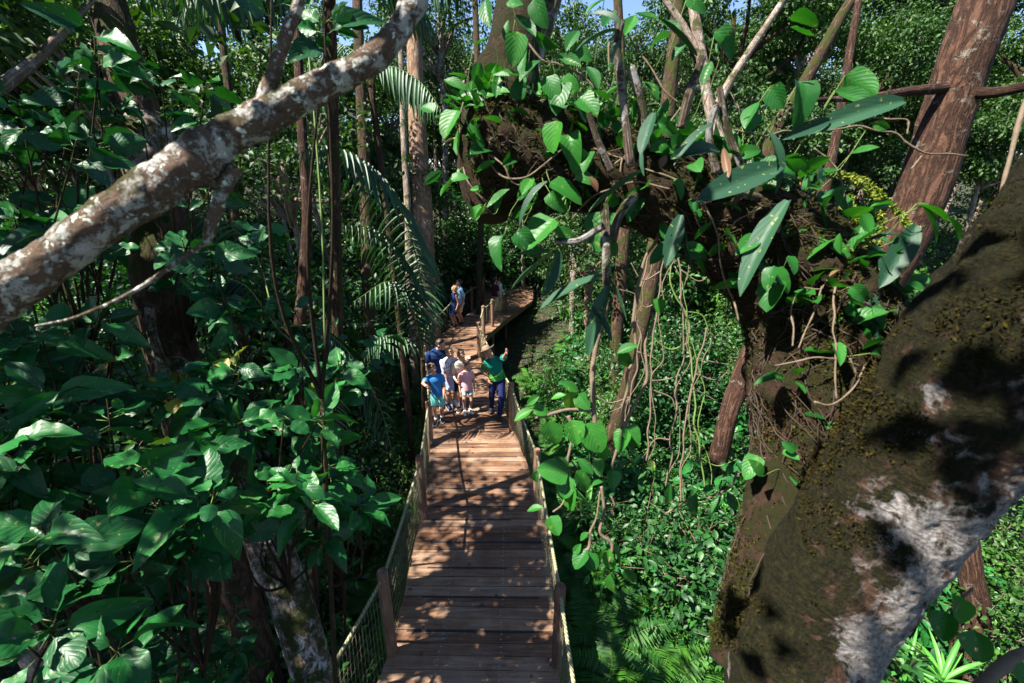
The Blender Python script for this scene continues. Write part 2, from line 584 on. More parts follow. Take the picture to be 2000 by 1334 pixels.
M['beam'] = wood_mat('beam_wood', [(0.30, (0.05, 0.035, 0.02)), (0.5, (0.14, 0.10, 0.06)), (0.75, (0.28, 0.20, 0.12))], (2, 2, 18))
M['strip'] = plain('dark_grip_strip', (0.022, 0.020, 0.022), 0.9, 0.3, 60, 0, 0.3)
M['nail'] = plain('nail_head', (0.5, 0.5, 0.5), 0.35, 0, 1, 1.0)
M['wire'] = plain('netting_cord', (0.30, 0.26, 0.16), 0.6, 0.2, 30)


def rope_mat():
    m, nt, bs, out = newmat('twisted_rope')
    tc = nd(nt, 'ShaderNodeTexCoord')
    sep = nd(nt, 'ShaderNodeSeparateXYZ')
    nt.links.new(tc.outputs['UV'], sep.inputs[0])
    t = mth(nt, 'FRACT', mth(nt, 'ADD', mth(nt, 'MULTIPLY', sep.outputs[0], 3.0), mth(nt, 'MULTIPLY', sep.outputs[1], 22.0)))
    tri = mth(nt, 'MULTIPLY', mth(nt, 'ABSOLUTE', mth(nt, 'SUBTRACT', t, 0.5)), 2.0)
    col = ramp(nt, tri, [(0.0, (0.36, 0.35, 0.19)), (0.75, (0.27, 0.26, 0.14)), (1.0, (0.06, 0.06, 0.03))])
    nt.links.new(col, bs.inputs['Base Color'])
    bs.inputs['Roughness'].default_value = 0.7
    bump(nt, mth(nt, 'SUBTRACT', 1.0, tri), bs, 0.8, 0.01)
    return m


M['rope'] = rope_mat()


def ground_mat():
    m, nt, bs, out = newmat('leaf_litter')
    tc = nd(nt, 'ShaderNodeTexCoord')
    co = tc.outputs['Object']
    n = noise_tex(nt, 6, 8, 0.75, co, 0.5)
    v = nd(nt, 'ShaderNodeTexVoronoi', Scale=14.0)
    nt.links.new(co, v.inputs['Vector'])
    col = ramp(nt, n, [(0.3, (0.010, 0.007, 0.004)), (0.45, (0.035, 0.022, 0.010)), (0.52, (0.02, 0.045, 0.010)), (0.75, (0.05, 0.06, 0.02))])
    col = mix(nt, 0.35, col, v.outputs['Color'], 'MULTIPLY')
    nt.links.new(col, bs.inputs['Base Color'])
    bs.inputs['Roughness'].default_value = 0.95
    bump(nt, n, bs, 1.0, 0.08)
    return m


M['ground'] = ground_mat()

# ------------------------------------------------------------------ ground
DECKW = []


def gz(x, y):
    b = -1.75 + 0.25 * math.sin(x * 0.35 + 1) * math.cos(y * 0.28) + 0.25 * noise.noise(Vector((x * 0.25, y * 0.25, 3)))
    d = math.hypot(x, y - 5)
    if d > 14:
        b += (d - 14) * 0.045
    if d > 45:
        b += (d - 45) * 0.16
    return min(b, 5.0)


gm = QM()
xs = np.concatenate([-np.geomspace(400, 14, 22), np.linspace(-13, 13, 70), np.geomspace(14, 400, 22)])
ys = np.concatenate([-np.geomspace(300, 10, 12), np.linspace(-9, 32, 90), np.geomspace(33, 500, 22)])
V = np.array([(x, y, gz(x, y) + 0.05 * noise.noise(Vector((x * 1.7, y * 1.7, 0)))) for y in ys for x in xs])
nx = len(xs)
Q = [(j * nx + i, j * nx + i + 1, (j + 1) * nx + i + 1, (j + 1) * nx + i) for j in range(len(ys) - 1) for i in range(nx - 1)]
gm.add(V, Q)
tag(gm.build('ground', M['ground']), kind='structure')

# ------------------------------------------------------------------ boardwalk
SEC = [  # left edge, right edge (world), read off the photograph at the deck's height
    ((-1.95, -3.0, 0), (0.5, -3.0, 0)),
    ((-1.95, 1.2, 0), (0.5, 1.2, 0)),
    (onz(765, 1279, 0), onz(1085, 1284, 0)),
    (onz(826, 1014, 0), onz(1066, 1014, 0)),
    (onz(845, 859, 0), onz(1008, 857, 0)),
    (onz(833, 702, -0.05), onz(937, 699, -0.05)),
    (onz(859, 658, -0.12), onz(950, 655, -0.12)),
    (onz(921, 609, -0.40), onz(990, 621, -0.40)),
    (onz(944, 594, -0.55), onz(1012, 606, -0.60)),
    (onz(946, 570, -0.75), onz(1040, 586, -0.85)),
    (onz(948, 556, -0.80), onz(1040, 560, -0.85)),
    (onz(930, 546, -0.80), onz(1000, 545, -0.85)),
]
SEC = [(np.array(a, float), np.array(b, float)) for a, b in SEC]


def deck_x(y):
    for (a, b), (c, d) in zip(SEC, SEC[1:]):
        y0, y1 = 0.5 * (a[1] + b[1]), 0.5 * (c[1] + d[1])
        if y0 <= y <= y1:
            t = (y - y0) / (y1 - y0)
            return a[0] * (1 - t) + c[0] * t, b[0] * (1 - t) + d[0] * t
    return -0.8, 0.8


def on_deck(x, y, pad=0.25):
    if y > 24:
        return False
    l, r = deck_x(y)
    return l - pad < x < r + pad


dk = QM()
pi_ = 0
for si, ((a, b), (c, d)) in enumerate(zip(SEC, SEC[1:])):
    ln = 0.5 * (np.linalg.norm(c - a) + np.linalg.norm(d - b))
    n = max(2, int(round(ln / 0.165)))
    for k in range(n):
        t0, t1 = k / n, (k + 1) / n
        g = 0.010 * rs.uniform(0.5, 1.3) / ln
        t0 += g / 2
        t1 -= g / 2
        dz = rs.uniform(-0.003, 0.003)
        ov = rs.uniform(-0.012, 0.012, 2)
        tt = 0.004 / ln * rs.uniform(-1, 1)
        P = [a + (c - a) * (t0 + tt), b + (d - b) * (t0 - tt), b + (d - b) * (t1 - tt), a + (c - a) * (t1 + tt)]
        P[0] = P[0] + np.array([-0.03 + ov[0], 0, 0]); P[3] = P[3] + np.array([-0.03 + ov[0], 0, 0])
        P[1] = P[1] + np.array([0.03 + ov[1], 0, 0]); P[2] = P[2] + np.array([0.03 + ov[1], 0, 0])
        top = [p + np.array([0, 0, dz]) for p in P]
        bot = [p + np.array([0, 0, -0.045]) for p in P]
        rr = rs.uniform(0, 1)
        hexa(dk, bot + top, 0, rr)
        # bevelled lip so the edges catch light
        if si < 9 and k % 3 == 1:
            # dark grip strip let into the board, a little short of the edges
            e0, e1 = rs.uniform(0.03, 0.12), rs.uniform(0.03, 0.35 if k % 2 else 0.12)
            wv = 0.030 / ln
            tm = t1 - wv * 0.8
            A = a + (c - a) * tm; B = b + (d - b) * tm
            A2 = a + (c - a) * (tm + wv * 0.75); B2 = b + (d - b) * (tm + wv * 0.75)
            s4 = [A + (B - A) * e0, A + (B - A) * (1 - e1), A2 + (B2 - A2) * (1 - e1), A2 + (B2 - A2) * e0]
            hexa(dk, [p + np.array([0, 0, dz - 0.002]) for p in s4] + [p + np.array([0, 0, dz + 0.005]) for p in s4], 1, rr)
        if si < 5:
            for fx in (0.30, 0.66):
                for ft in (0.28, 0.72):
                    p0 = P[0] + (P[3] - P[0]) * ft
                    p1 = P[1] + (P[2] - P[1]) * ft
                    c0 = p0 + (p1 - p0) * (fx + rs.uniform(-0.006, 0.006)) + np.array([0, 0, dz + 0.0015])
                    s = 0.005
                    dk.add([c0 + (-s, -s, 0), c0 + (s, -s, 0), c0 + (s, s, 0), c0 + (-s, s, 0)], [(0, 1, 2, 3)], None, rr, 2)
deck = dk.build('boardwalk', [M['plank'], M['strip'], M['nail']], smooth=False)
tag(deck, kind='structure')

bm_ = QM()
for (a, b), (c, d) in zip(SEC[1:], SEC[2:]):
    for f in (0.02, 0.5, 0.98):
        p0 = a + (b - a) * f; p1 = c + (d - c) * f
        w = nrm(np.cross(p1 - p0, (0, 0, 1))) * 0.035
        lo, hi = np.array([0, 0, -0.235]), np.array([0, 0, -0.049])
        hexa(bm_, [p0 - w + lo, p0 + w + lo, p1 + w + lo, p1 - w + lo, p0 - w + hi, p0 + w + hi, p1 + w + hi, p1 - w + hi], 0, rs.rand())
tag(bm_.build('boardwalk_beams', M['beam'], smooth=False), kind='structure')


def post_mesh(base, h, w=0.055, top_r=0.5, down=None):
    q = QM()
    z1 = base[2] + h
    z0 = gz(base[0], base[1]) - 0.15 if down is None else down
    zz = [z0, base[2], z1 - 0.02, z1]
    rr = [w, w, w, w * 0.82]
    ca = rs.uniform(-0.08, 0.08)
    pts = []
    for z, r_ in zip(zz, rr):
        for k in range(8):
            a_ = k * PI / 4 + PI / 8 + ca
            f = r_ * (1.30 if True else 1)
            # chamfered square
            x_, y_ = math.cos(a_), math.sin(a_)
            s_ = max(abs(math.cos(a_ - ca)), abs(math.sin(a_ - ca)))
            pts.append((base[0] + x_ / s_ * r_, base[1] + y_ / s_ * r_, z))
    for i in range(3):
        for k in range(8):
            f = [pts[i * 8 + k], pts[i * 8 + (k + 1) % 8], pts[(i + 1) * 8 + (k + 1) % 8], pts[(i + 1) * 8 + k]]
            q.add(f, [(0, 1, 2, 3)], None, top_r)
    T = pts[24:32]
    q.add([T[0], T[1], T[2], T[3]], [(0, 1, 2, 3)], None, top_r)
    q.add([T[0], T[3], T[4], T[7]], [(0, 1, 2, 3)], None, top_r)
    q.add([T[4], T[5], T[6], T[7]], [(0, 1, 2, 3)], None, top_r)
    return q


def railing(label, posts, wires=True, rope_r=0.020, step=0.06, lead=None, trail=None, cols=None):
    b0 = posts[0][0]
    root = thing('rope_railing', label, 'railing', b0)
    bpy.context.view_layer.update()
    tops = []
    for base, h in posts:
        o = post_mesh(base, h, 0.058, rs.rand()).build('post', M['post'], smooth=False)
        child_local(o, root)
        tops.append(np.array(base) + (0, 0, h - 0.10))
    if lead is not None:
        tops.insert(0, np.array(lead[0]))
    if trail is not None:
        tops.append(np.array(trail[0]))
    bases = [np.array(p[0]) for p in posts]
    if lead is not None:
        bases.insert(0, np.array(lead[1]))
    if trail is not None:
        bases.append(np.array(trail[1]))
    rp = []
    for (A, B) in zip(tops, tops[1:]):
        sag = 0.035 * np.linalg.norm(B - A) / 2.0
        for t in np.linspace(0, 1, 14, endpoint=False):
            rp.append(A + (B - A) * t - np.array([0, 0, 4 * sag * t * (1 - t)]))
    rp.append(tops[-1])
    q = QM()
    tube(q, rp, rope_r, 8)
    child_local(q.build('hand_rope', M['rope']), root)
    if wires:
        q = QM()
        for (A, B, C, D) in zip(bases, bases[1:], tops, tops[1:]):
            ln = np.linalg.norm(B - A)
            n = max(2, int(ln / step))
            sag = 0.035 * ln / 2.0
            for k in range(1, n):
                t = k / n
                lo = A + (B - A) * t + np.array([0, 0, 0.03])
                hi = C + (D - C) * t - np.array([0, 0, 4 * sag * t * (1 - t)])
                tube(q, [lo, hi], 0.0014, 4)
            for r_ in range(8):
                f = (r_ + 0.4) / 8
                pts = []
                for t in np.linspace(0, 1, 6):
                    lo = A + (B - A) * t + np.array([0, 0, 0.03])
                    hi = C + (D - C) * t - np.array([0, 0, 4 * sag * t * (1 - t)])
                    pts.append(lo + (hi - lo) * f)
                tube(q, pts, 0.0008, 4)
        child_local(q.build('cord_netting', M['wire']), root)
    return root


def pb(px, py, z, h):
    return (onz(px, py, z), h)


railing('near left rope railing with cord netting, ending at the post the blue shirted boy holds',
        [pb(767, 1276, 0, 1.30), pb(829, 1012, 0, 1.22), pb(841, 861, 0, 0.95)],
        lead=(onz(560, 1450, 1.0), (-1.95, 2.2, 0)))
railing('left rope railing behind the family, its posts half hidden by the palm',
        [pb(832, 703, -0.05, 1.05), pb(857, 660, -0.12, 0.9)],
        step=0.2, lead=(onz(841, 861, 0) + (0, 0.1, 0.88), onz(841, 861, 0) + (0, 0.1, 0)))
railing('near right rope railing with cord netting, running up to the posts behind the guide',
        [pb(1087, 1300, 0, 1.25), pb(1047, 983, 0, 1.1), pb(999, 839, 0, 1.15), pb(936, 698, -0.05, 1.15)],
        lead=((0.62, 1.2, 1.12), (0.62, 1.2, 0)))
railing('far right rope railing bending away in front of the couple with the yellow skirt',
        [pb(945, 662, -0.12, 1.2), pb(962, 641, -0.3, 1.15), pb(988, 615, -0.5, 1.1)],
        step=0.25, rope_r=0.022,
        lead=(onz(936, 698, -0.05) + (0, 0, 1.05), onz(936, 698, -0.05)), trail=(onz(1012, 606, -0.6) + (0, 0, 1.0), onz(1012, 606, -0.6)))
railing('far left rope railing curving behind the couple who look up',
        [pb(888, 634, -0.25, 1.1), pb(922, 608, -0.4, 1.1), pb(944, 593, -0.55, 1.1), pb(946, 572, -0.75, 1.0)],
        step=0.25, rope_r=0.022, lead=(onz(857, 660, -0.12) + (0, 0, 0.8), onz(857, 660, -0.12)))

# ------------------------------------------------------------------ people


def loftc(q, rings, seg=20, power=2.0):
    """closed loft through elliptical rings (centre, half-axis a, half-axis b)"""
    rows = []
    ang = np.linspace(0, 2 * PI, seg, endpoint=False)
    for c, a, b in rings:
        c, a, b = np.array(c, float), np.array(a, float), np.array(b, float)
        ca, sa = np.cos(ang), np.sin(ang)
        if power != 2.0:
            ca = np.sign(ca) * np.abs(ca) ** (2 / power)
            sa = np.sign(sa) * np.abs(sa) ** (2 / power)
        rows.append(c + ca[:, None] * a + sa[:, None] * b)
    rows.insert(0, np.array(rings[0][0]) + (rows[0] - np.array(rings[0][0])) * 0.02)
    rows.append(np.array(rings[-1][0]) + (rows[-1] - np.array(rings[-1][0])) * 0.02)
    V = np.concatenate(rows)
    k = len(rows)
    i, j = np.meshgrid(np.arange(k - 1), np.arange(seg), indexing='ij')
    Q = np.stack([i * seg + j, i * seg + (j + 1) % seg, (i + 1) * seg + (j + 1) % seg, (i + 1) * seg + j], -1).reshape(-1, 4)
    q.add(V, Q)


def perp(d, ref=(0, 1, 0)):
    d = nrm(d)
    a = np.cross(d, ref)
    if np.linalg.norm(a) < 0.1:
        a = np.cross(d, (1, 0, 0))
    a = nrm(a)
    return a, np.cross(a, d)


def capsule(q, p0, p1, r0, r1, seg=14, flat0=False, flat1=False, ell=1.0, ref=(0, 1, 0)):
    p0, p1 = np.array(p0, float), np.array(p1, float)
    d = nrm(p1 - p0)
    a, b = perp(d, ref)
    rings = []
    if not flat0:
        for t in (80, 55, 28):
            t = math.radians(t)
            rings.append((p0 - d * r0 * math.sin(t), a * r0 * math.cos(t) * ell, b * r0 * math.cos(t)))
    rings.append((p0, a * r0 * ell, b * r0))
    rings.append((p0 * 0.5 + p1 * 0.5, a * (r0 + r1) * 0.5 * ell, b * (r0 + r1) * 0.5))
    rings.append((p1, a * r1 * ell, b * r1))
    if not flat1:
        for t in (28, 55, 80):
            t = math.radians(t)
            rings.append((p1 + d * r1 * math.sin(t), a * r1 * math.cos(t) * ell, b * r1 * math.cos(t)))
    loftc(q, rings, seg)


def ellips(q, c, r, Rm=np.eye(3), seg=20):
    rings = []
    for t in np.linspace(-85, 85, 11):
        t = math.radians(t)
        rings.append((np.array(c) + Rm @ np.array([0, 0, r[2] * math.sin(t)]), Rm @ np.array([r[0] * math.cos(t), 0, 0]), Rm @ np.array([0, r[1] * math.cos(t), 0])))
    loftc(q, rings, seg)


def ik(a, b, l1, l2, hint):
    a, b, hint = np.array(a, float), np.array(b, float), nrm(hint)
    d = b - a
    L = np.linalg.norm(d)
    L2 = min(L, (l1 + l2) * 0.998)
    b = a + d / L * L2
    x = (l1 * l1 - l2 * l2 + L2 * L2) / (2 * L2)
    h = math.sqrt(max(0, l1 * l1 - x * x))
    n = hint - d / L * np.dot(hint, d / L)
    return a + d / L * x + nrm(n) * h, b


def remeshed(q, name, mat, root, vox=0.006, smooth=3):
    me = q.mesh(name, [mat])
    o = bpy.data.objects.new(name, me)
    COL.objects.link(o)
    m = o.modifiers.new('r', 'REMESH')
    m.mode = 'VOXEL'
    m.voxel_size = vox
    m.use_smooth_shade = True
    s = o.modifiers.new('s', 'SMOOTH')
    s.factor = 0.5
    s.iterations = smooth
    dg = bpy.context.evaluated_depsgraph_get()
    dg.update()
    nm = bpy.data.meshes.new_from_object(o.evaluated_get(dg))
    nm.name = name
    bpy.data.objects.remove(o)
    if len(nm.materials) == 0:
        nm.materials.append(mat)
    n = bpy.data.objects.new(name, nm)
    COL.objects.link(n)
    n.parent = root
    return n


def skin_mat(name, c):
    m, nt, bs, out = newmat(name)
    tc = nd(nt, 'ShaderNodeTexCoord')
    n = noise_tex(nt, 25, 3, 0.5, tc.outputs['Object'])
    col = mix(nt, n, tuple(x * 0.9 for x in c), (c[0] * 1.06, c[1] * 0.98, c[2] * 0.95))
    nt.links.new(col, bs.inputs['Base Color'])
    bs.inputs['Roughness'].default_value = 0.5
    bs.inputs['Subsurface Weight'].default_value = 0.08
    bs.inputs['Subsurface Radius'].default_value = (0.02, 0.008, 0.004)
    return m


def cloth(name, c, pat=None):
    m, nt, bs, out = newmat(name)
    tc = nd(nt, 'ShaderNodeTexCoord')
    co = tc.outputs['Object']
    w = noise_tex(nt, 14, 3, 0.6, co)
    col = mix(nt, w, tuple(x * 0.88 for x in c), tuple(min(1, x * 1.08) for x in c))
    if pat == 'floral':
        n = noise_tex(nt, 26, 2, 0.5, co, 1.2)
        f = ramp(nt, n, [(0.585, (0, 0, 0)), (0.60, (1, 1, 1))])
        col = mix(nt, f, col, (0.03, 0.04, 0.12))
    elif pat == 'leafy':
        n = noise_tex(nt, 55, 1, 0.5, co, 1.0)
        f = ramp(nt, n, [(0.50, (0, 0, 0)), (0.54, (1, 1, 1))])
        col = mix(nt, f, col, (0.02, 0.16, 0.17))
    elif pat == 'guide':
        sep = nd(nt, 'ShaderNodeSeparateXYZ')
        nt.links.new(co, sep.inputs[0])
        wv = mth(nt, 'ADD', mth(nt, 'MULTIPLY', mth(nt, 'SINE', mth(nt, 'MULTIPLY', sep.outputs[0], 16.0)), 0.022),
                 mth(nt, 'SUBTRACT', sep.outputs[2], mth(nt, 'MULTIPLY', sep.outputs[0], 0.75)))
        low = mth(nt, 'LESS_THAN', wv, 1.04)
        n = noise_tex(nt, 60, 1, 0.5, co)
        col = mix(nt, low, col, (0.015, 0.27, 0.06))
        sp_ = mth(nt, 'GREATER_THAN', sep.outputs[0], 0.0)
        right = mth(nt, 'GREATER_THAN', mth(nt, 'SUBTRACT', mth(nt, 'MULTIPLY', sep.outputs[0], -1.0), mth(nt, 'MULTIPLY', mth(nt, 'SUBTRACT', sep.outputs[2], 1.3), 0.55)), 0.21)
        col = mix(nt, right, col, (0.02, 0.24, 0.05))
        ln = mth(nt, 'LESS_THAN', mth(nt, 'ABSOLUTE', mth(nt, 'SUBTRACT', wv, 1.045)), 0.010)
        ln2 = mth(nt, 'LESS_THAN', mth(nt, 'ABSOLUTE', mth(nt, 'SUBTRACT', mth(nt, 'SUBTRACT', mth(nt, 'MULTIPLY', sep.outputs[0], -1.0), mth(nt, 'MULTIPLY', mth(nt, 'SUBTRACT', sep.outputs[2], 1.3), 0.55)), 0.205)), 0.008)
        col = mix(nt, mth(nt, 'MAXIMUM', ln, ln2), col, (0.35, 0.62, 0.03))
    nt.links.new(col, bs.inputs['Base Color'])
    bs.inputs['Roughness'].default_value = 0.85
    bs.inputs['Specular IOR Level'].default_value = 0.2
    bump(nt, w, bs, 0.18, 0.03)
    return m


SK = skin_mat('skin', (0.52, 0.29, 0.20))
SK2 = skin_mat('tanned_skin', (0.42, 0.215, 0.14))
EYE = plain('eye_dark', (0.03, 0.02, 0.018), 0.2)
LIP = plain('lips', (0.36, 0.12, 0.10), 0.5)
TEETH = plain('teeth', (0.8, 0.78, 0.72), 0.4)
H_BR = plain('brown_hair', (0.085, 0.045, 0.022), 0.6, 0.4, 60, 0, 0.4)
H_LB = plain('light_brown_hair', (0.16, 0.085, 0.04), 0.6, 0.4, 60, 0, 0.4)
H_BL = plain('blonde_hair', (0.42, 0.27, 0.11), 0.55, 0.35, 60, 0, 0.4)
H_DK = plain('dark_hair', (0.02, 0.013, 0.010), 0.5, 0.4, 60, 0, 0.4)
H_DBR = plain('dark_brown_hair', (0.045, 0.022, 0.014), 0.5, 0.4, 60, 0, 0.4)
WHT = plain('white_rubber', (0.75, 0.76, 0.78), 0.6)
BLKSH = plain('black_shoe', (0.015, 0.015, 0.018), 0.5)
NVYSH = plain('navy_shoe', (0.02, 0.03, 0.07), 0.6)


def person(label, feet, z0, H, pel_dx, pel_dy, neck, head, yaw, head_yaw, hands, skin, hair, hair_kind, top, bottom, shoes,
           hs=1.08, head_pitch=0.0, roll=0.0, elbow_hint=None, knee=(0, -1, 0.0), sock=None, girth=1.0, tilt=0.0, hat=None, thin=1.0, curl=0.5, smile=True, drop=0.0):
    """feet: two floor pixels (screen-left, screen-right); neck, head: (pixel, dy) directions; hands: (pixel, dy) left/right or None"""
    fA, fB = onz(*feet[0], z0), onz(*feet[1], z0)
    base = 0.5 * (fA + fB)
    root = thing('person', label, 'person', base)

    def lp(px, py, dy):
        return wy(px, py, base[1] + dy) - base

    F = [fA - base, fB - base]
    cy, sy = math.cos(yaw), math.sin(yaw)
    fwd = np.array([sy, -cy, 0.0])            # yaw 0 faces the camera
    rt = np.array([cy, sy, 0.0])              # towards screen right when yaw 0
    pel = np.array([pel_dx, pel_dy, 0.525 * H - drop])
    up = nrm(lp(neck[0], neck[1], neck[2]) - pel)
    rt_t = nrm(rt + np.array([0, 0, roll]))
    rt_t = nrm(rt_t - up * np.dot(rt_t, up))
    fw_t = np.cross(rt_t, up) * -1.0
    if np.dot(fw_t, fwd) < 0:
        fw_t = -fw_t
    nb = pel + up * 0.298 * H
    g = girth
    body = QM()
    tl = 0.298 * H

    def tor(f, w, d, off=0.0):
        return (pel + up * tl * f + fw_t * off * H, rt_t * w * H * g, fw_t * d * H * g)
    loftc(body, [tor(-0.20, .060, .05), tor(-0.10, .088, .062), tor(0.05, .092, .066), tor(0.30, .076 * thin, .056), tor(0.5, .080 * thin, .058),
                 tor(0.72, .094, .064), tor(0.88, .092, .056), tor(0.98, .060, .042), tor(1.04, .034, .034)], 22)
    # head
    hd = nrm(lp(head[0], head[1], head[2]) - nb)
    hh = 0.066 * H * hs                       # half head height
    hc = nb + hd * (0.035 * H + hh * 1.0)
    capsule(body, nb - up * 0.01 * H, hc - hd * hh * 0.45 + 0, 0.031 * H * g, 0.029 * H * (0.6 + 0.4 * hs))
    cyh, syh = math.cos(head_yaw), math.sin(head_yaw)
    cp, sp = math.cos(head_pitch), math.sin(head_pitch)
    hf = np.array([syh * cp, -cyh * cp, sp])
    hu = nrm(hd + np.array([0, 0, 0.6]))
    hf = nrm(hf)
    hx = nrm(np.cross(hu, hf)) * 1.0
    hu = np.cross(hf, hx)
    HR = np.stack([hx, hf, hu], -1)           # local x = side, y = face direction, z = up

    def hp(x, y, z):
        return hc + HR @ (np.array([x, y, z]) * hh)
    ellips(body, hp(0, -0.10, 0.24), (hh * .68, hh * .82, hh * .74), HR)
    ellips(body, hp(0, 0.12, -0.25), (hh * .56, hh * .62, hh * .70), HR)
    ellips(body, hp(0, 0.42, -0.68), (hh * .26, hh * .25, hh * .22), HR)
    capsule(body, hp(0, 0.64, 0.12), hp(0, 0.78, -0.16), hh * .08, hh * .115)
    ellips(body, hp(0, 0.60, 0.26), (hh * .46, hh * .12, hh * .08), HR)
    for s in (-1, 1):
        ellips(body, hp(s * .68, -0.05, -0.02), (hh * .08, hh * .15, hh * .24), HR)
        ellips(body, hp(s * .36, 0.50, -0.18), (hh * .17, hh * .15, hh * .15), HR)
    # arms
    LU, LF = 0.165 * H, 0.150 * H
    arms = []
    for i, s in enumerate((-1, 1)):
        sh = pel + up * tl * 0.835 + rt_t * s * 0.103 * H * g
        tgt = hands[i]
        if tgt is None:
            tgt = sh + np.array([s * 0.03 * H * cy, 0.0, -0.30 * H]) + fwd * 0.02 * H
        elif len(tgt) == 3 and isinstance(tgt[0], (int, float)) and abs(tgt[0]) > 5:
            tgt = lp(*tgt)
        hint = np.array(elbow_hint[i]) if elbow_hint and elbow_hint[i] is not None else (-fwd * 1.0 + rt * s * 0.35 + np.array([0, 0, -0.3]))
        el, ha = ik(sh, tgt, LU, LF, hint)
        arms.append((sh, el, ha))
        capsule(body, sh, el, .031 * H * g, .024 * H * g)
        capsule(body, el, ha, .0245 * H * g, .0155 * H * g)
        # hand: palm, four fingers of unequal length, thumb
        d = nrm(ha - el)
        side = rt * (-s)
        pn = nrm(side - d * np.dot(side, d))      # palm normal, towards the body
        wv = np.cross(d, pn)
        if np.dot(wv, fwd) < 0:
            wv = -wv                              # thumb side points forward
        hl = 0.052 * H
        loftc(body, [(ha, wv * .014 * H, pn * .010 * H), (ha + d * hl * 0.5, wv * .022 * H, pn * .0095 * H), (ha + d * hl, wv * .022 * H, pn * .008 * H)], 12)
        for k, (o_, L_) in enumerate(((1.2, .040), (0.42, .046), (-0.40, .042), (-1.15, .033))):
            b0 = ha + d * hl * 0.92 + wv * o_ * .0145 * H
            c1 = nrm(d + pn * curl * 0.6 + wv * 0.10 * o_)
            c2 = nrm(d + pn * curl * 1.7)
            m1 = b0 + c1 * L_ * H * 0.5
            capsule(body, b0, m1, .0052 * H, .0049 * H, 8)
            capsule(body, m1, m1 + c2 * L_ * H * 0.5, .0049 * H, .0042 * H, 8)
        b0 = ha + d * hl * 0.25 + wv * .017 * H
        m1 = b0 + nrm(d + wv * 0.9 + pn * 0.3) * .024 * H
        capsule(body, b0, m1, .0065 * H, .0055 * H, 8)
        capsule(body, m1, m1 + nrm(d + wv * 0.3 + pn * 0.4) * .022 * H, .0055 * H, .0048 * H, 8)
    # legs
    legs = []
    TH, SHN = 0.247 * H, 0.240 * H
    for i, s in enumerate((-1, 1)):
        f = F[i]
        hip = pel + rt * s * 0.050 * H * g + np.array([0, 0, -0.02 * H])
        ank = f + np.array([0, 0, 0.045 * H]) - fwd * 0.02 * H
        kn, ank = ik(hip, ank, TH, SHN, np.array([fwd[0] * 1.0, fwd[1], 0]) + rt * s * 0.15)
        legs.append((hip, kn, ank))
        capsule(body, hip, kn, .050 * H * g, .031 * H * g)
        capsule(body, kn, kn * 0.6 + ank * 0.4 - fwd * 0.006 * H, .030 * H * g, .029 * H * g)
        capsule(body, kn * 0.6 + ank * 0.4 - fwd * 0.006 * H, ank, .029 * H * g, .0185 * H)
        capsule(body, ank - fwd * 0.01 * H - np.array([0, 0, 0.02 * H]), ank + fwd * 0.075 * H - np.array([0, 0, 0.028 * H]), .018 * H, .014 * H)
    remeshed(body, 'body', skin, root, 0.0065, 2)
    # eyes, mouth
    for s in (-1, 1):
        q = QM()
        ellips(q, hp(s * .25, 0.635, 0.10), (hh * .095, hh * .05, hh * .055), HR, 10)
        q.build('eye', EYE, root)
    q = QM()
    ellips(q, hp(0, 0.665, -0.42), (hh * .19, hh * .05, hh * (.05 if smile else .04)), HR, 10)
    q.build('mouth', TEETH if smile else LIP, root)
    # hair
    q = QM()
    if hair_kind != 'hatted':
        ellips(q, hp(0, -0.22, 0.38), (hh * .76, hh * .84, hh * .74), HR)
        ellips(q, hp(0, -0.38, 0.02), (hh * .70, hh * .58, hh * .66), HR)
        ellips(q, hp(0, 0.30, 0.72), (hh * .50, hh * .34, hh * .26), HR)
        ellips(q, hp(-0.25, 0.42, 0.62), (hh * .30, hh * .26, hh * .22), HR)
    else:
        ellips(q, hp(0, -0.35, 0.0), (hh * .70, hh * .58, hh * .55), HR)
    if hair_kind == 'long':
        for s in (-1, 1):
            capsule(q, hp(s * .60, -0.1, 0.2), hp(s * .72, -0.15, -1.3), hh * .24, hh * .17)
        capsule(q, hp(0, -0.6, 0.1), hp(0, -0.85, -1.7), hh * .50, hh * .30, ell=1.4)
    elif hair_kind == 'pony':
        ellips(q, hp(0, -0.95, 0.15), (hh * .24, hh * .26, hh * .24), HR)
        capsule(q, hp(0, -1.0, 0.05), hp(-0.25, -0.95, -1.0), hh * .20, hh * .10)
    elif hair_kind == 'bun':
        ellips(q, hp(0, -0.9, 0.1), (hh * .32, hh * .3, hh * .3), HR)
        for s in (-1, 1):
            capsule(q, hp(s * .60, -0.1, 0.2), hp(s * .66, -0.1, -0.75), hh * .16, hh * .09)
    remeshed(q, 'hair', hair, root, 0.007, 1)
    if hat:
        q = QM()
        rings = []
        for z_, f in ((0.30, 1.45), (0.42, 1.60), (0.50, 1.50)):
            rings.append((hp(0, 0, z_), hx * hh * f, hf * hh * f * 1.08))
        ang = np.linspace(0, 2 * PI, 40, endpoint=False)
        rows = []
        for f, z_ in ((0.74, 0.50), (1.00, 0.52), (1.25, 0.58), (1.46, 0.76), (1.46, 0.81), (1.25, 0.64), (1.00, 0.58), (0.74, 0.56)):
            row = [hp(math.cos(t) * f, math.sin(t) * f * 1.08, z_ - 0.30 * max(0, f - 0.74) * abs(math.sin(t)) ** 2 + 0.16 * math.sin(t)) for t in ang]
            rows.append(row)
        V_ = np.array(rows).reshape(-1, 3)
        k = len(rows)
        q.add(V_, [(i * 40 + j, i * 40 + (j + 1) % 40, ((i + 1) % k) * 40 + (j + 1) % 40, ((i + 1) % k) * 40 + j) for i in range(k) for j in range(40)])
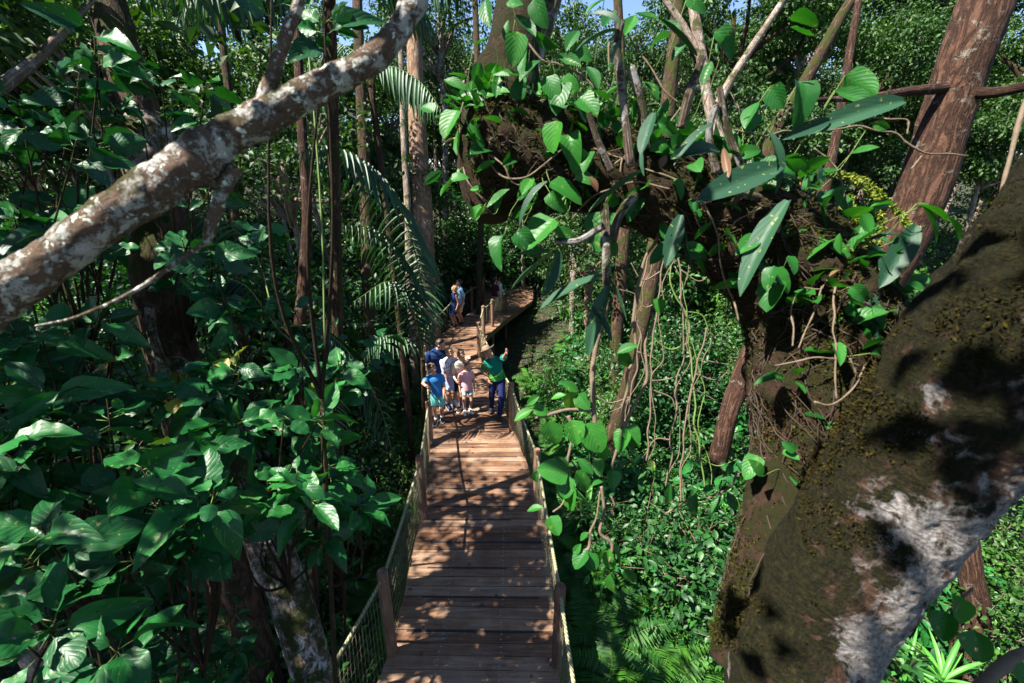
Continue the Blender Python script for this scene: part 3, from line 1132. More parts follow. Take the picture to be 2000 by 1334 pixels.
        loftc(q, [(hp(0, -0.02, 0.50), hx * hh * .76, hf * hh * .84), (hp(0, -0.02, 0.75), hx * hh * .72, hf * hh * .80), (hp(0, -0.02, 1.15), hx * hh * .60, hf * hh * .72), (hp(0, -0.02, 1.28), hx * hh * .46, hf * hh * .60), (hp(0, -0.02, 1.20), hx * hh * .2, hf * hh * .45)], 28)
        ho = q.build('hat', hat[0], root)
        q = QM()
        loftc(q, [(hp(0, -0.02, 0.56), hx * hh * .775, hf * hh * .855), (hp(0, -0.02, 0.72), hx * hh * .765, hf * hh * .845)], 28)
        q.build('hat_band', hat[1], ho)
    # top
    inf = 0.012 * H

    def gar(f, w, d, e=1.0):
        return (pel + up * tl * f, rt_t * (w * H * g + inf * e), fw_t * (d * H * g + inf * e))
    if top:
        q = QM()
        hem = top.get('hem', -0.12)
        fl = top.get('flare', 1.0)
        rings = [gar(hem, .094 * fl, .070 * fl, 1.2), gar(hem * 0.3 + 0.06, .094, .070, 1.0), gar(0.32, .083 * thin, .062), gar(0.5, .084 * thin, .062), gar(0.72, .096, .066),
                 gar(0.88, .094, .058, .8), gar(0.98, .062, .044, .7), gar(1.02, .042, .040, .6)]
        loftc(q, rings, 24)
        for (sh, el, ha) in arms:
            sl = top['sleeve']
            if sl <= 0:
                continue
            if sl <= 1:
                e = sh + (el - sh) * sl
                capsule(q, sh - up * 0.0, e, .029 * H * g + inf * 0.7, .029 * H * g + inf * 1.25, 16, flat1=True)
            else:
                capsule(q, sh, el, .029 * H * g + inf * 0.7, .026 * H * g + inf)
                e = el + (ha - el) * (sl - 1)
                capsule(q, el, e, .026 * H * g + inf, .020 * H * g + inf, 16, flat1=True)
        to = remeshed(q, top['name'], top['mat'], root, 0.007, 2)
        if top.get('label'):
            to['label'] = top['label']
        if top.get('collar'):
            q = QM()
            c0 = nb - up * 0.006 * H
            loftc(q, [(c0, rt_t * .046 * H * g, fw_t * .046 * H * g), (c0 + up * .028 * H, rt_t * .040 * H * g, fw_t * .040 * H * g)], 20)
            q.build('collar', top['mat'], to)
    if bottom:
        q = QM()
        kind = bottom['kind']
        if kind in ('shorts', 'trousers'):
            loftc(q, [tor(-0.16, .086, .070), tor(-0.05, .098, .076), tor(0.12, .092, .072), tor(0.20, .086, .066)], 24)
            for (hip, kn, ank) in legs:
                if kind == 'shorts':
                    e = hip + (kn - hip) * bottom.get('len', 0.75)
                    capsule(q, hip, e, .056 * H * g, .050 * H * g, 18, flat1=True)
                else:
                    capsule(q, hip, kn, .057 * H * g, .040 * H * g, 18)
                    capsule(q, kn, ank - np.array([0, 0, 0.012 * H]), .040 * H * g, .031 * H * g, 18, flat1=True)
        else:                                   # skirt or dress hem
            e = 0.5 * (legs[0][1] + legs[1][1])
            L_ = bottom.get('len', 0.8)
            if L_ > 1:
                e2 = 0.5 * (legs[0][2] + legs[1][2])
                e = e + (e2 - e) * (L_ - 1)
            else:
                e = pel + (e - pel) * L_
            fl = bottom.get('flare', 1.25)
            loftc(q, [(e, rt * .098 * H * g * fl, fwd * .085 * H * g * fl), (pel * 0.5 + e * 0.5, rt * .102 * H * g * (1 + fl) / 2, fwd * .085 * H * g * (1 + fl) / 2),
                      (pel, rt * .100 * H * g, fwd * .078 * H * g), tor(0.28, .086, .068)], 26)
        bo = remeshed(q, bottom['name'], bottom['mat'], root, 0.007, 2)
        if bottom.get('label'):
            bo['label'] = bottom['label']
    # shoes and socks
    for i, (hip, kn, ank) in enumerate(legs):
        f = F[i]
        toe = nrm(fwd + rt * (-0.18 if i == 0 else 0.18))
        sd_ = np.cross(toe, (0, 0, 1))
        heel = f - toe * 0.045 * H
        q = QM()
        w_ = .024 * H

        def fr(t, w, h, z_=0.0):
            return (heel + toe * t * 0.155 * H + np.array([0, 0, (h * 0.5 + 0.010) * H]), sd_ * w * H, np.array([0, 0, h * 0.5 * H]))
        loftc(q, [fr(0.0, .015, .045), fr(0.08, .021, .058), fr(0.28, .023, .060), fr(0.5, .024, .045), fr(0.75, .027, .033), fr(0.92, .022, .026), fr(1.0, .012, .018)], 16, 2.6)
        sh_o = q.build('shoe', shoes[0], root)
        if len(shoes) > 1:
            q = QM()

            def fs(t, w):
                return (heel + toe * t * 0.158 * H, sd_ * w * H)
            pr = [fs(-0.04, .010), fs(0.02, .020), fs(0.25, .025), fs(0.5, .025), fs(0.75, .029), fs(0.95, .023), fs(1.03, .010)]
            Vv = []
            for c_, a_ in pr:
                for z_ in (0.002, 0.018 * H):
                    Vv += [c_ - a_ + (0, 0, z_), c_ + a_ + (0, 0, z_)]
            Qs = []
            Qs += [(0, 2, 3, 1), ((len(pr) - 1) * 4, (len(pr) - 1) * 4 + 1, (len(pr) - 1) * 4 + 3, (len(pr) - 1) * 4 + 2)]
            for k in range(len(pr) - 1):
                o_ = k * 4
                Qs += [(o_, o_ + 1, o_ + 5, o_ + 4), (o_ + 2, o_ + 6, o_ + 7, o_ + 3), (o_, o_ + 4, o_ + 6, o_ + 2), (o_ + 1, o_ + 3, o_ + 7, o_ + 5)]
            q.add(Vv, Qs)
            q.build('sole', shoes[1], sh_o)
        if sock:
            q = QM()
            capsule(q, ank - np.array([0, 0, 0.02 * H]), ank + (kn - ank) * sock[1], .0235 * H, .026 * H, 14, flat1=True)
            q.build('sock', sock[0], root)
    return root


TEE_BLUE = cloth('blue_cotton', (0.035, 0.20, 0.52))
TEAL = cloth('mint_cotton', (0.16, 0.55, 0.48))
NAVY = cloth('navy_cotton', (0.010, 0.030, 0.105))
CREAM = cloth('cream_cotton', (0.66, 0.62, 0.55))
FLOR = cloth('white_print_cotton', (0.68, 0.70, 0.80), 'floral')
SKYB = cloth('pale_blue_cotton', (0.34, 0.47, 0.78))
GREY = cloth('grey_cotton', (0.44, 0.42, 0.36))
BLACK = cloth('black_cotton', (0.014, 0.014, 0.026))
PINK = cloth('pink_cotton', (0.78, 0.42, 0.45))
LEAFY = cloth('leafy_cotton', (0.62, 0.68, 0.66), 'leafy')
GUIDE = cloth('green_guide_shirt', (0.004, 0.17, 0.13), 'guide')
TROU = cloth('dark_blue_twill', (0.012, 0.018, 0.085))
LBLUE = cloth('light_blue_cotton', (0.27, 0.47, 0.66))
BEIGE = cloth('beige_cotton', (0.52, 0.44, 0.31))
MAROON = cloth('maroon_cotton', (0.075, 0.012, 0.025))
YEL = cloth('mustard_cotton', (0.55, 0.36, 0.10))
WHITEC = cloth('white_cotton', (0.62, 0.63, 0.72))
HATM = plain('brown_felt', (0.20, 0.145, 0.10), 0.9, 0.2, 40)
HATB = plain('dark_leather', (0.05, 0.03, 0.02), 0.6)

person('boy in bright blue t-shirt and mint shorts holding the top of the left railing post',
       ((852, 826), (863, 821)), 0, 1.45, 0.0, 0.05, (846, 727, 0), (843, 712, -0.05), 0.1, 0.75,
       ((836, 757, -0.40), (867, 772, -0.12)), SK, H_BR, 'short',
       dict(name='t_shirt', mat=TEE_BLUE, sleeve=0.62, hem=-0.20), dict(kind='shorts', name='shorts', mat=TEAL, len=0.85), (BLKSH, WHT), hs=1.2, sock=(WHT, 0.22), girth=1.06,
       elbow_hint=((-1, 0.2, 0.1), None), head_pitch=0.05)
person('man in navy button shirt and pale shorts leaning over the family from behind',
       ((862, 792), (875, 797)), 0, 1.86, -0.12, 0.15, (855, 690, 0.05), (863, 672, -0.05), 0.35, 1.0,
       ((838, 738, 0.05), (906, 700, 0.25)), SK, H_DBR, 'short',
       dict(name='shirt', mat=NAVY, sleeve=0.7, hem=-0.22, collar=True), dict(kind='shorts', name='shorts', mat=CREAM, len=0.8), (NVYSH, WHT), girth=1.1, head_pitch=0.08, drop=0.03,
       elbow_hint=((-1, 0.3, -0.6), (0.3, 0.3, -1)))
person('blonde woman in white printed shirt and pale blue skirt smiling beside the man in navy',
       ((881, 793), (888, 788)), 0, 1.66, -0.08, -0.02, (877, 702, -0.12), (879, 687, -0.2), 0.35, 0.95,
       ((877, 752, -0.25), (897, 735, 0.0)), SK, H_BL, 'bun',
       dict(name='blouse', mat=FLOR, sleeve=0.85, hem=-0.32, flare=1.1, collar=True), dict(kind='skirt', name='skirt', mat=SKYB, len=0.72, flare=1.15), (WHT, WHT), girth=0.95, head_pitch=0.1, drop=0.05)
person('boy in loose pale grey t-shirt and black shorts tilting his head behind the girl',
       ((896, 801), (904, 794)), 0, 1.54, 0.02, 0.10, (898, 706, 0), (902, 690, -0.05), 0.2, 0.9,
       ((890, 742, -0.2), None), SK, H_BR, 'short',
       dict(name='t_shirt', mat=GREY, sleeve=0.95, hem=-0.16, flare=1.1), dict(kind='shorts', name='shorts', mat=BLACK, len=0.85), (BLKSH, WHT), hs=1.15, sock=(WHT, 0.42), head_pitch=0.15)
person('girl in pink t-shirt and leafy patterned shorts looking up with her hair tied back',
       ((908, 807), (919, 804)), 0, 1.31, 0.0, 0.02, (911, 727, 0), (913, 711, -0.05), 0.25, 0.95,
       (None, None), SK, H_LB, 'pony',
       dict(name='t_shirt', mat=PINK, sleeve=0.6, hem=-0.20, flare=1.02), dict(kind='shorts', name='shorts', mat=LEAFY, len=0.6), (WHT, WHT), hs=1.22, girth=0.98, head_pitch=0.15)
person('guide in brimmed hat, green patterned shirt and dark blue trousers pointing with one arm',
       ((960, 802), (976, 817)), 0, 1.83, 0.05, 0.02, (961, 696, -0.12), (948, 682, -0.2), 0.05, 0.2,
       ((953, 741, -0.1), (991, 686, -0.55)), SK2, H_DK, 'hatted',
       dict(name='polo_shirt', mat=GUIDE, sleeve=0.75, hem=-0.02, collar=True, label='green polo shirt with light green panels and yellow lines'),
       dict(kind='trousers', name='trousers', mat=TROU), (BLKSH,), hat=(HATM, HATB), roll=0.25, head_pitch=0.32, girth=0.97, smile=False,
       elbow_hint=(None, (0.4, 0.1, -1)), curl=0.9)
person('long haired blonde woman in short navy dress looking up beside the left railing',
       ((886, 641), (891, 638)), -0.25, 1.66, 0.0, 0.0, (888, 574, 0), (887, 563, 0), -1.1, -1.3,
       (None, None), SK2, H_BL, 'long',
       dict(name='dress_top', mat=NAVY, sleeve=0.0, hem=-0.12), dict(kind='skirt', name='dress_skirt', mat=NAVY, len=0.72, flare=1.2), (BLKSH,), head_pitch=0.45, girth=0.95, smile=False)
person('dark haired man in light blue shirt and beige shorts behind the woman in navy',
       ((898, 635), (903, 633)), -0.25, 1.80, 0.0, 0.0, (897, 567, 0), (896, 556, 0), -1.0, -1.3,
       (None, None), SK2, H_DK, 'short',
       dict(name='shirt', mat=LBLUE, sleeve=0.8, hem=-0.22, collar=True), dict(kind='shorts', name='shorts', mat=BEIGE, len=0.85), (BLKSH,), head_pitch=0.35, smile=False)
person('person in maroon t-shirt and pale trousers seen from behind at the far railing',
       ((965, 613), (969, 611)), -0.62, 1.62, 0.0, 0.0, (967, 561, 0), (967, 552, 0), 2.4, 2.2,
       (None, (977, 577, -0.2)), SK, H_DK, 'short',
       dict(name='t_shirt', mat=MAROON, sleeve=0.7, hem=-0.10), dict(kind='trousers', name='trousers', mat=BEIGE), (BLKSH,), smile=False)
person('dark haired woman in white blouse and long mustard skirt leaning on the far railing',
       ((972, 610), (977, 609)), -0.62, 1.58, 0.02, 0.1, (975, 563, 0), (974, 554, 0), 1.2, 1.0,
       (None, (987, 571, -0.1)), SK, H_DBR, 'long',
       dict(name='blouse', mat=WHITEC, sleeve=1.7, hem=-0.02), dict(kind='skirt', name='skirt', mat=YEL, len=1.9, flare=1.15), (BLKSH,), smile=False)

# ------------------------------------------------------------------ leaf shapes
def leaf_tpl(nu, nv, wf, droop=0.15, fold=0.15, rip=0.0, length=1.0, width=0.5, tipu=0.0):
    V, U = [], []
    for i in range(nu + 1):
        u = i / nu
        w = wf(u) * width * 0.5
        for j in range(-nv, nv + 1):
            v = j / nv
            z = -droop * u * u + fold * abs(v) * w * 2 + rip * math.sin(u * 19 + (1.3 if v > 0 else 0)) * abs(v) * w + tipu * math.sin(u * 5)
            V.append((v * w, u * length, z))
            U.append((0.5 + v * 0.5, u))
    k = 2 * nv + 1
    Q = [(i * k + j, i * k + j + 1, (i + 1) * k + j + 1, (i + 1) * k + j) for i in range(nu) for j in range(k - 1)]
    return np.array(V), np.array(Q), np.array(U)


def w_ovate(u):
    return max(0.02, (math.sin(PI * min(1, u) ** 0.75)) ** 0.8) if u < 1 else 0.02


def w_heart(u):
    return max(0.02, math.sqrt(max(0, 1 - (2 * (u ** 0.72) - 1) ** 2)) * (1 - 0.25 * u)) * 1.12 if u < 1 else 0.02


def w_ell(u):
    return max(0.03, math.sin(PI * u) ** 0.85)


def w_lance(u):
    return max(0.03, math.sin(PI * min(1.0, u * 0.96 + 0.04)) ** 0.6)


def w_strap(u):
    return max(0.04, (1 - u ** 3) * min(1.0, 0.5 + u * 4))


BIG = [leaf_tpl(9, 3, w_ovate, 0.22, 0.12, 0.13, 1, 0.66), leaf_tpl(9, 3, w_ovate, 0.38, 0.22, 0.18, 1, 0.58), leaf_tpl(9, 3, w_heart, 0.12, -0.12, 0.15, 1, 0.72)]
HEART = [leaf_tpl(9, 3, w_heart, 0.14, 0.20, 0.03, 1, 0.80), leaf_tpl(9, 3, w_heart, 0.30, 0.12, 0.03, 1, 0.68), leaf_tpl(9, 3, w_ell, 0.20, 0.22, 0.02, 1, 0.50)]
LANCE = [leaf_tpl(10, 3, w_lance, 0.22, 0.25, 0.02, 1, 0.27), leaf_tpl(10, 3, w_lance, 0.45, 0.30, 0.02, 1, 0.30), leaf_tpl(10, 3, w_lance, 0.05, 0.2, 0.03, 1, 0.36)]
MID = [leaf_tpl(4, 1, w_ell, 0.2, 0.25, 0, 1, 0.48), leaf_tpl(4, 1, w_ovate, 0.35, 0.15, 0, 1, 0.55)]
SMALL = [leaf_tpl(2, 1, w_ell, 0.12, 0.3, 0, 1, 0.55)]
PINNA = [leaf_tpl(2, 1, w_strap, 0.12, 0.1, 0, 1, 0.22)]
PALM = [leaf_tpl(7, 1, w_strap, 0.30, 0.55, 0, 1, 0.085)]
STRAP = [leaf_tpl(8, 1, w_lance, 0.55, 0.5, 0, 1, 0.10)]


def rdir(n, up=0.3, spread=1.0):
    d = rs.normal(size=(n, 3)) * spread
    d[:, 2] = d[:, 2] * 0.5 + up
    return nrmr(d)


def rnorm(n, tilt=0.5):
    N = rs.normal(size=(n, 3)) * tilt
    N[:, 2] = 1
    return nrmr(N)


# ------------------------------------------------------------------ plant builders (local space, base at the origin)
def leafy_cluster(q, c, n, rad, size, tpls, m=0, out=0.6, tilt=0.55, droop=-0.15, flat=0.7):
    """n leaves in a ball around c, pointing outward"""
    P = rs.normal(size=(n, 3))
    P = nrmr(P) * (rs.uniform(0.25, 1, (n, 1)) ** 0.5)
    P[:, 2] *= flat
    D = P * out + rs.normal(size=(n, 3)) * 0.35
    D[:, 2] += droop
    N = rnorm(n, tilt)
    T = np.asarray(c) + P * rad
    S = size * rs.uniform(0.65, 1.2, n)
    cl = rs.uniform(0.1, 0.9)
    for k, t in enumerate(tpls):
        s_ = np.arange(n) % len(tpls) == k
        q.inst(t, frames(D[s_], N[s_]), T[s_], S[s_], np.clip(cl + rs.uniform(-0.3, 0.3, s_.sum()), 0, 0.99), m)


def crown(rx, rz, ncl, nl, size, tpls, trunk_h, seed, clr=0.42, limbs=9, r0=0.09):
    """round broken crown: clusters on ragged sub-balls, with its limbs"""
    global rs
    keep = rs
    rs = np.random.RandomState(seed)
    q, w = QM(), QM()
    balls = []
    for k in range(limbs):
        a = rs.uniform(0, 2 * PI)
        e = rs.uniform(-0.35, 0.9)
        c = np.array([math.cos(a) * rx * 0.66 * math.cos(e), math.sin(a) * rx * 0.66 * math.cos(e), rz * 0.75 * math.sin(e)]) + (0, 0, trunk_h)
        balls.append((c, rx * rs.uniform(0.28, 0.48)))
        b0 = np.array([0, 0, trunk_h - rz * rs.uniform(0.5, 1.0)])
        mid = (b0 + c) / 2 + rs.normal(size=3) * 0.12 * rx
        P = spline([b0, mid, c], 7)
        tube(w, P, np.linspace(r0 * 0.6, r0 * 0.15, 7), 6)
    for k in range(ncl):
        c, r_ = balls[rs.randint(len(balls))]
        d = nrm(rs.normal(size=3))
        d[2] *= 0.7
        leafy_cluster(q, c + d * r_ * rs.uniform(0.5, 1.0), nl, clr * rs.uniform(0.6, 1.3), size, tpls, 0, 0.6, 0.6, -0.2, 0.55)
    rs = keep
    return q, w


def trunk_q(h, r0, r1, bend=0.25, seg=12, rough=0.08, seed=0, n=14, sink=0.5):
    r_ = np.random.RandomState(seed)
    P = [(0, 0, -sink)] + [(r_.normal() * bend * t * 0.5, r_.normal() * bend * t * 0.5, h * t) for t in (0.3, 0.6)] + [(0, 0, h)]
    P = spline(P, n)
    q = QM()
    rad = np.linspace(r0, r1, n)
    rad[0] *= 1.5
    rad[1] *= 1.15
    tube(q, P, rad, seg, rough=rough, freq=2.5)
    return q


def frond_q(q, base, az, L, rise, droop, npair, leaflen, tpl, leafw=1.0, m=0, mstem=1, stem=0.004, hang=0.3, lo=0.12, sweep=0.55, prof=None, twist=0.0):
    """one pinnate frond: a curved rachis and leaflets along both sides"""
    base = np.asarray(base, float)
    h = np.array([math.cos(az), math.sin(az), 0])
    P = []
    for t in np.linspace(0, 1, 10):
        P.append(base + h * L * (t - 0.15 * t * t) + np.array([0, 0, L * (rise * t - droop * t * t)]))
    P = np.array(P)
    tube(q, P, np.linspace(stem, stem * 0.3, 10), 4, m=mstem)
    t = np.linspace(lo, 0.98, npair)
    idx = t * 9
    i0 = np.minimum(idx.astype(int), 8)
    C = P[i0] * (1 - (idx - i0))[:, None] + P[i0 + 1] * (idx - i0)[:, None]
    T = nrmr(P[i0 + 1] - P[i0])
    sidev = np.cross(T, (0, 0, 1.0))
    sidev = nrmr(sidev)
    upv = np.cross(sidev, T)
    w = np.sin(PI * np.clip(t * 0.80 + 0.18, 0, 1)) ** 0.7 if prof is None else prof(t)
    for s in (-1, 1):
        D = sidev * s + T * sweep + np.array([0, 0, -hang]) + rs.normal(size=C.shape) * 0.06 + upv * twist
        N = upv + sidev * s * 0.25 + rs.normal(size=C.shape) * 0.1
        S = np.stack([leaflen * w * leafw, leaflen * w, leaflen * w], 1)
        q.inst(tpl, frames(D, N), C, S, rs.uniform(0.1, 0.9) + rs.uniform(-0.1, 0.1, len(C)), m)


def fern_q(seed, nfr=10, L=0.75, npair=22, pl=0.16):
    global rs
    keep = rs
    rs = np.random.RandomState(seed)
    q = QM()
    for k in range(nfr):
        az = k * 2 * PI / nfr + rs.uniform(-0.3, 0.3)
        frond_q(q, (0, 0, 0.05), az, L * rs.uniform(0.7, 1.15), rs.uniform(0.45, 1.2), rs.uniform(0.5, 1.0), npair, pl, PINNA[0], 1.0, 0, 1, 0.004, 0.1, 0.10, 0.25,
                lambda t: np.clip(1.15 - t, 0, 1) ** 0.8 * np.clip(t * 6, 0, 1))
    rs = keep
    return q


def shrub_q(seed, h, nst, size, tpls, nl=16, leaves_m=0, spread=0.5, twig=0.012):
    """several leaning stems carrying tufts of leaves"""
    global rs
    keep = rs
    rs = np.random.RandomState(seed)
    q, w = QM(), QM()
    for k in range(nst):
        a = rs.uniform(0, 2 * PI)
        l_ = rs.uniform(0.2, 1.0) * spread * h
        top = np.array([math.cos(a) * l_, math.sin(a) * l_, h * rs.uniform(0.55, 1.05)])
        mid = top * 0.5 + np.array([rs.normal() * 0.1 * h, rs.normal() * 0.1 * h, 0.05 * h])
        P = spline([(0, 0, -0.1), mid, top], 9)
        tube(w, P, np.linspace(twig, twig * 0.3, 9), 5)
        for f in np.linspace(0.35, 1.0, 6):
            c = P[int(f * 8)]
            off = rs.normal(size=3) * 0.12 * h
            off[2] = abs(off[2]) * 0.3
            tube(w, [c, c + off], twig * 0.35, 4)
            leafy_cluster(q, c + off, nl, 0.16 * h * rs.uniform(0.7, 1.2), size, tpls, leaves_m, 0.7, 0.5, -0.1, 0.5)
    rs = keep
    return q, w


def palm_root(label, cat, fr_args, base, group=None, stem_h=1.2, stem_r=0.05, name='palm'):
    t = thing(name, label, cat, base, 0, group)
    q = trunk_q(stem_h, stem_r, stem_r * 0.8, 0.05, 10, 0.03, 3)
    q.build('stem', M['bark_dark'], t)
    return t


# ------------------------------------------------------------------ the big mossy tree: trunk, leaning limb, arching limb
def pxr(lst):
    """(px, py, depth, pixel radius) -> world points and radii"""
    P = np.array([at(a, b, d) for a, b, d, r_ in lst])
    R = np.array([r_ * d / FPX for a, b, d, r_ in lst])
    return P, R


def pix_tube(q, lst, n=60, seg=24, rough=0.1, freq=5, lump=None, extra=None, m=0):
    P, R = pxr(lst)
    if extra:
        P = np.vstack([np.array([e[:3] for e in extra]), P])
        R = np.concatenate([[e[3] for e in extra], R])
    A = spline(np.hstack([P, R[:, None]]), n)
    tube(q, A[:, :3], np.maximum(A[:, 3], 0.002), seg, m=m, rough=rough, freq=freq, lump=lump)
    return A


bt = thing('forked_tree', 'huge mossy forked tree in the right foreground whose limb arches over the walkway', 'tree', (1.45, 1.0, gz(1.45, 1.0)))
bpy.context.view_layer.update()
q = QM()
base_ex = [(1.55, 1.1, gz(1.5, 1.1) - 0.4, 0.52), (1.45, 1.1, 0.5, 0.34), (1.25, 1.2, 2.6, 0.26)]
LEAN = pix_tube(q, [(1548, 1360, 1.55, 112), (1588, 1228, 1.55, 116), (1668, 1072, 1.5, 124), (1782, 912, 1.42, 135), (1892, 760, 1.35, 146), (2062, 565, 1.25, 168), (2275, 305, 1.2, 175), (2525, -45, 1.2, 165)],
         260, 120, 0.085, 7, (0.7, 3.5), base_ex)
child_local(q.build('trunk', M['bark_big']), bt)
q = QM()
ARCH = pix_tube(q, [(1515, 1340, 1.75, 125), (1548, 1150, 1.85, 112), (1592, 950, 1.95, 112), (1606, 780, 2.0, 124), (1606, 660, 2.05, 128), (1570, 565, 2.1, 122), (1490, 480, 2.1, 108), (1390, 420, 2.12, 92),
                (1280, 370, 2.15, 84), (1170, 330, 2.2, 82), (1070, 312, 2.25, 96), (985, 300, 2.3, 104), (945, 300, 2.32, 84), (918, 300, 2.33, 40)],
                220, 72, 0.13, 9, (1.0, 4.0))
child_local(q.build('arching_limb', M['bark_moss']), bt)
q = QM()
pix_tube(q, [(962, 430, 2.3, 30), (960, 385, 2.3, 52), (966, 320, 2.3, 76), (978, 240, 2.32, 80), (990, 160, 2.35, 62), (1003, 90, 2.35, 50), (1012, 20, 2.4, 44), (1020, -60, 2.45, 42), (1040, -300, 2.6, 38)],
         60, 40, 0.10, 9, (0.9, 4.0))
child_local(q.build('upright_limb', M['bark_peel'] if False else M['bark_moss']), bt)
q = QM()
pix_tube(q, [(1005, 200, 2.42, 18), (1035, 130, 2.44, 17), (1062, 60, 2.45, 17), (1085, -20, 2.5, 17), (1110, -120, 2.5, 16)], 24, 16, 0.06, 12)
child_local(q.build('pale_limb', M['bark_peel']), bt)

def arch_depth(px, py, gap=0.03):
    """depth just in front of the limb's bark at this pixel"""
    best = None
    F = np.array([0, CS, -SN]); U = np.array([0, SN, CS])
    rel = ARCH[:, :3] - np.array([0, 0, CZ])
    dep = rel @ F
    sx = 1000 + FPX * rel[:, 0] / dep
    sy = 667 - FPX * (rel @ U) / dep
    d2 = np.hypot(sx - px, sy - py) * dep / FPX
    i = int(np.argmin(d2 - ARCH[:, 3] * 0.3))
    r_ = ARCH[i, 3] * 1.08
    if d2[i] < r_:
        return dep[i] - math.sqrt(r_ * r_ - d2[i] ** 2) - gap
    return min(dep[i] - 0.1, 1.95)


q = QM()
for k in range(380):
    i = rs.randint(2, len(ARCH) - 8)
    a = rs.uniform(0, 2 * PI)
    pts = []
    da = rs.uniform(-0.16, 0.16)
    for j in range(rs.randint(8, 30)):
        ii = min(len(ARCH) - 2, i + 2 * j)
        c, r_ = ARCH[ii, :3], ARCH[ii, 3]
        t_ = nrm(ARCH[ii + 1, :3] - ARCH[ii - 1, :3])
        e1, e2 = perp(t_)
        a += da + rs.normal() * 0.035
        pts.append(c + (e1 * math.cos(a) + e2 * math.sin(a)) * r_ * rs.uniform(1.0, 1.09))
    tube(q, spline(pts, len(pts) * 2), rs.uniform(0.0010, 0.0035), 5)
child_local(q.build('rootlets', M['root']), bt)


def moss(A, n, i0, i1, up, name, mat='moss', size=0.02, thr=0.0, gain=1.05):
    q = QM()
    I = rs.randint(i0, i1, n * 3)
    a_ = rs.uniform(0, 2 * PI, n * 3)
    pos, nor = [], []
    for i, a in zip(I, a_):
        t_ = nrm(A[i + 1, :3] - A[i - 1, :3])
        e1, e2 = perp(t_)
        d = e1 * math.cos(a) + e2 * math.sin(a)
        f = A[i, :3] + (A[i + 1, :3] - A[i, :3]) * rs.rand()
        p = f + d * A[i, 3] * rs.uniform(0.98, gain)
        if np.dot(d, up) + 0.9 * noise.noise(Vector(p * 5)) > thr:
            pos.append(p)
            nor.append(d)
        if len(pos) >= n:
            break
    P, N = np.array(pos), np.array(nor)
    k = len(P)
    D = N * 0.8 + rs.normal(size=(k, 3)) * 0.7
    q.inst(SMALL[0], frames(D, rs.normal(size=(k, 3))), P, rs.uniform(0.4, 1.3, k) * size, rs.uniform(0, 1, k))
    return q.build(name, M[mat])


child_local(moss(ARCH, 30000, 2, len(ARCH) - 6, (-0.2, -0.3, 0.6), 'moss', size=0.016, thr=-0.15), bt)
child_local(moss(LEAN, 16000, 20, len(LEAN) - 6, (-0.6, 0.1, 0.75), 'moss', 'moss_dark', 0.013, 0.78, 1.03), bt)

# lichen covered branch in front of the lens, with its two side twigs
q = QM()
lb = thing('lichen_branch', 'thick lichen covered bare branch crossing the upper left corner close to the lens', 'branch', at(-300, 760, 1.0))
bpy.context.view_layer.update()
pix_tube(q, [(-420, 855, 1.0, 50), (-200, 712, 1.0, 47), (-60, 628, 1.0, 43), (60, 540, 1.0, 41), (200, 438, 1.02, 38), (300, 366, 1.05, 39), (380, 314, 1.08, 43), (450, 264, 1.1, 36), (540, 218, 1.13, 30), (620, 172, 1.16, 28),
             (700, 132, 1.18, 26), (765, 78, 1.2, 25), (805, 10, 1.22, 25), (850, -90, 1.26, 30), (930, -300, 1.3, 28)], 250, 72, 0.16, 14, (1.2, 9), [(-5.0, -0.6, 3.2, 0.10), (-3.2, 0.2, 4.1, 0.075)])
child_local(q.build('limb', M['bark_branch']), lb)
q = QM()
pix_tube(q, [(498, 225, 1.13, 12), (522, 175, 1.14, 14), (545, 110, 1.15, 13), (562, 60, 1.15, 12), (585, 0, 1.16, 11), (600, -90, 1.17, 10)], 26, 14, 0.12, 25)
child_local(q.build('side_twig', M['bark_branch']), lb)
q = QM()
pix_tube(q, [(462, 325, 1.10, 14), (440, 362, 1.1, 13), (425, 400, 1.1, 12), (408, 455, 1.1, 11), (405, 476, 1.1, 6)], 26, 14, 0.12, 25)
pix_tube(q, [(408, 470, 1.1, 5), (350, 508, 1.12, 4.5), (300, 545, 1.13, 4.5), (240, 580, 1.14, 4), (180, 607, 1.15, 3.5), (130, 625, 1.16, 3), (70, 636, 1.17, 2)], 40, 8, 0.15, 40)
child_local(q.build('drooping_twig', M['bark_branch']), lb)

# ------------------------------------------------------------------ trunks that stand apart
def trunk_thing(name, label, mat, lst, n=40, seg=24, rough=0.06, freq=4, down=True, lump=(0.6, 2.0), cat='tree', twigs=None, top=0):
    P, R = pxr(lst)
    A = np.hstack([P, R[:, None]])
    if down:
        g = gz(P[0][0], P[0][1])
        if P[0][2] > g + 0.3:
            d = P[0] - P[1]
            foot = P[0] + d * min(1.5, (P[0][2] - g) / max(0.2, -d[2])) * 0.5
            A = np.vstack([[foot[0], foot[1], g - 0.3, R[0] * 1.35], A])
    if top:
        d = nrm(A[-1][:3] - A[-2][:3])
        A = np.vstack([A, [*(A[-1][:3] + d * top), A[-1][3] * 0.6]])
    base = A[0][:3].copy()
    base[2] = gz(base[0], base[1]) if down else base[2]
    root = thing(name, label, cat, base)
    bpy.context.view_layer.update()
    A = spline(A, n)
    q = QM()
    tube(q, A[:, :3], A[:, 3], seg, rough=rough, freq=freq, lump=lump)
    child_local(q.build('trunk', mat), root)
    if twigs:
        for tl in twigs:
            q = QM()
            pix_tube(q, tl, 24, 8, 0.08, 8)
            child_local(q.build('limb', mat), root)
    return root, A


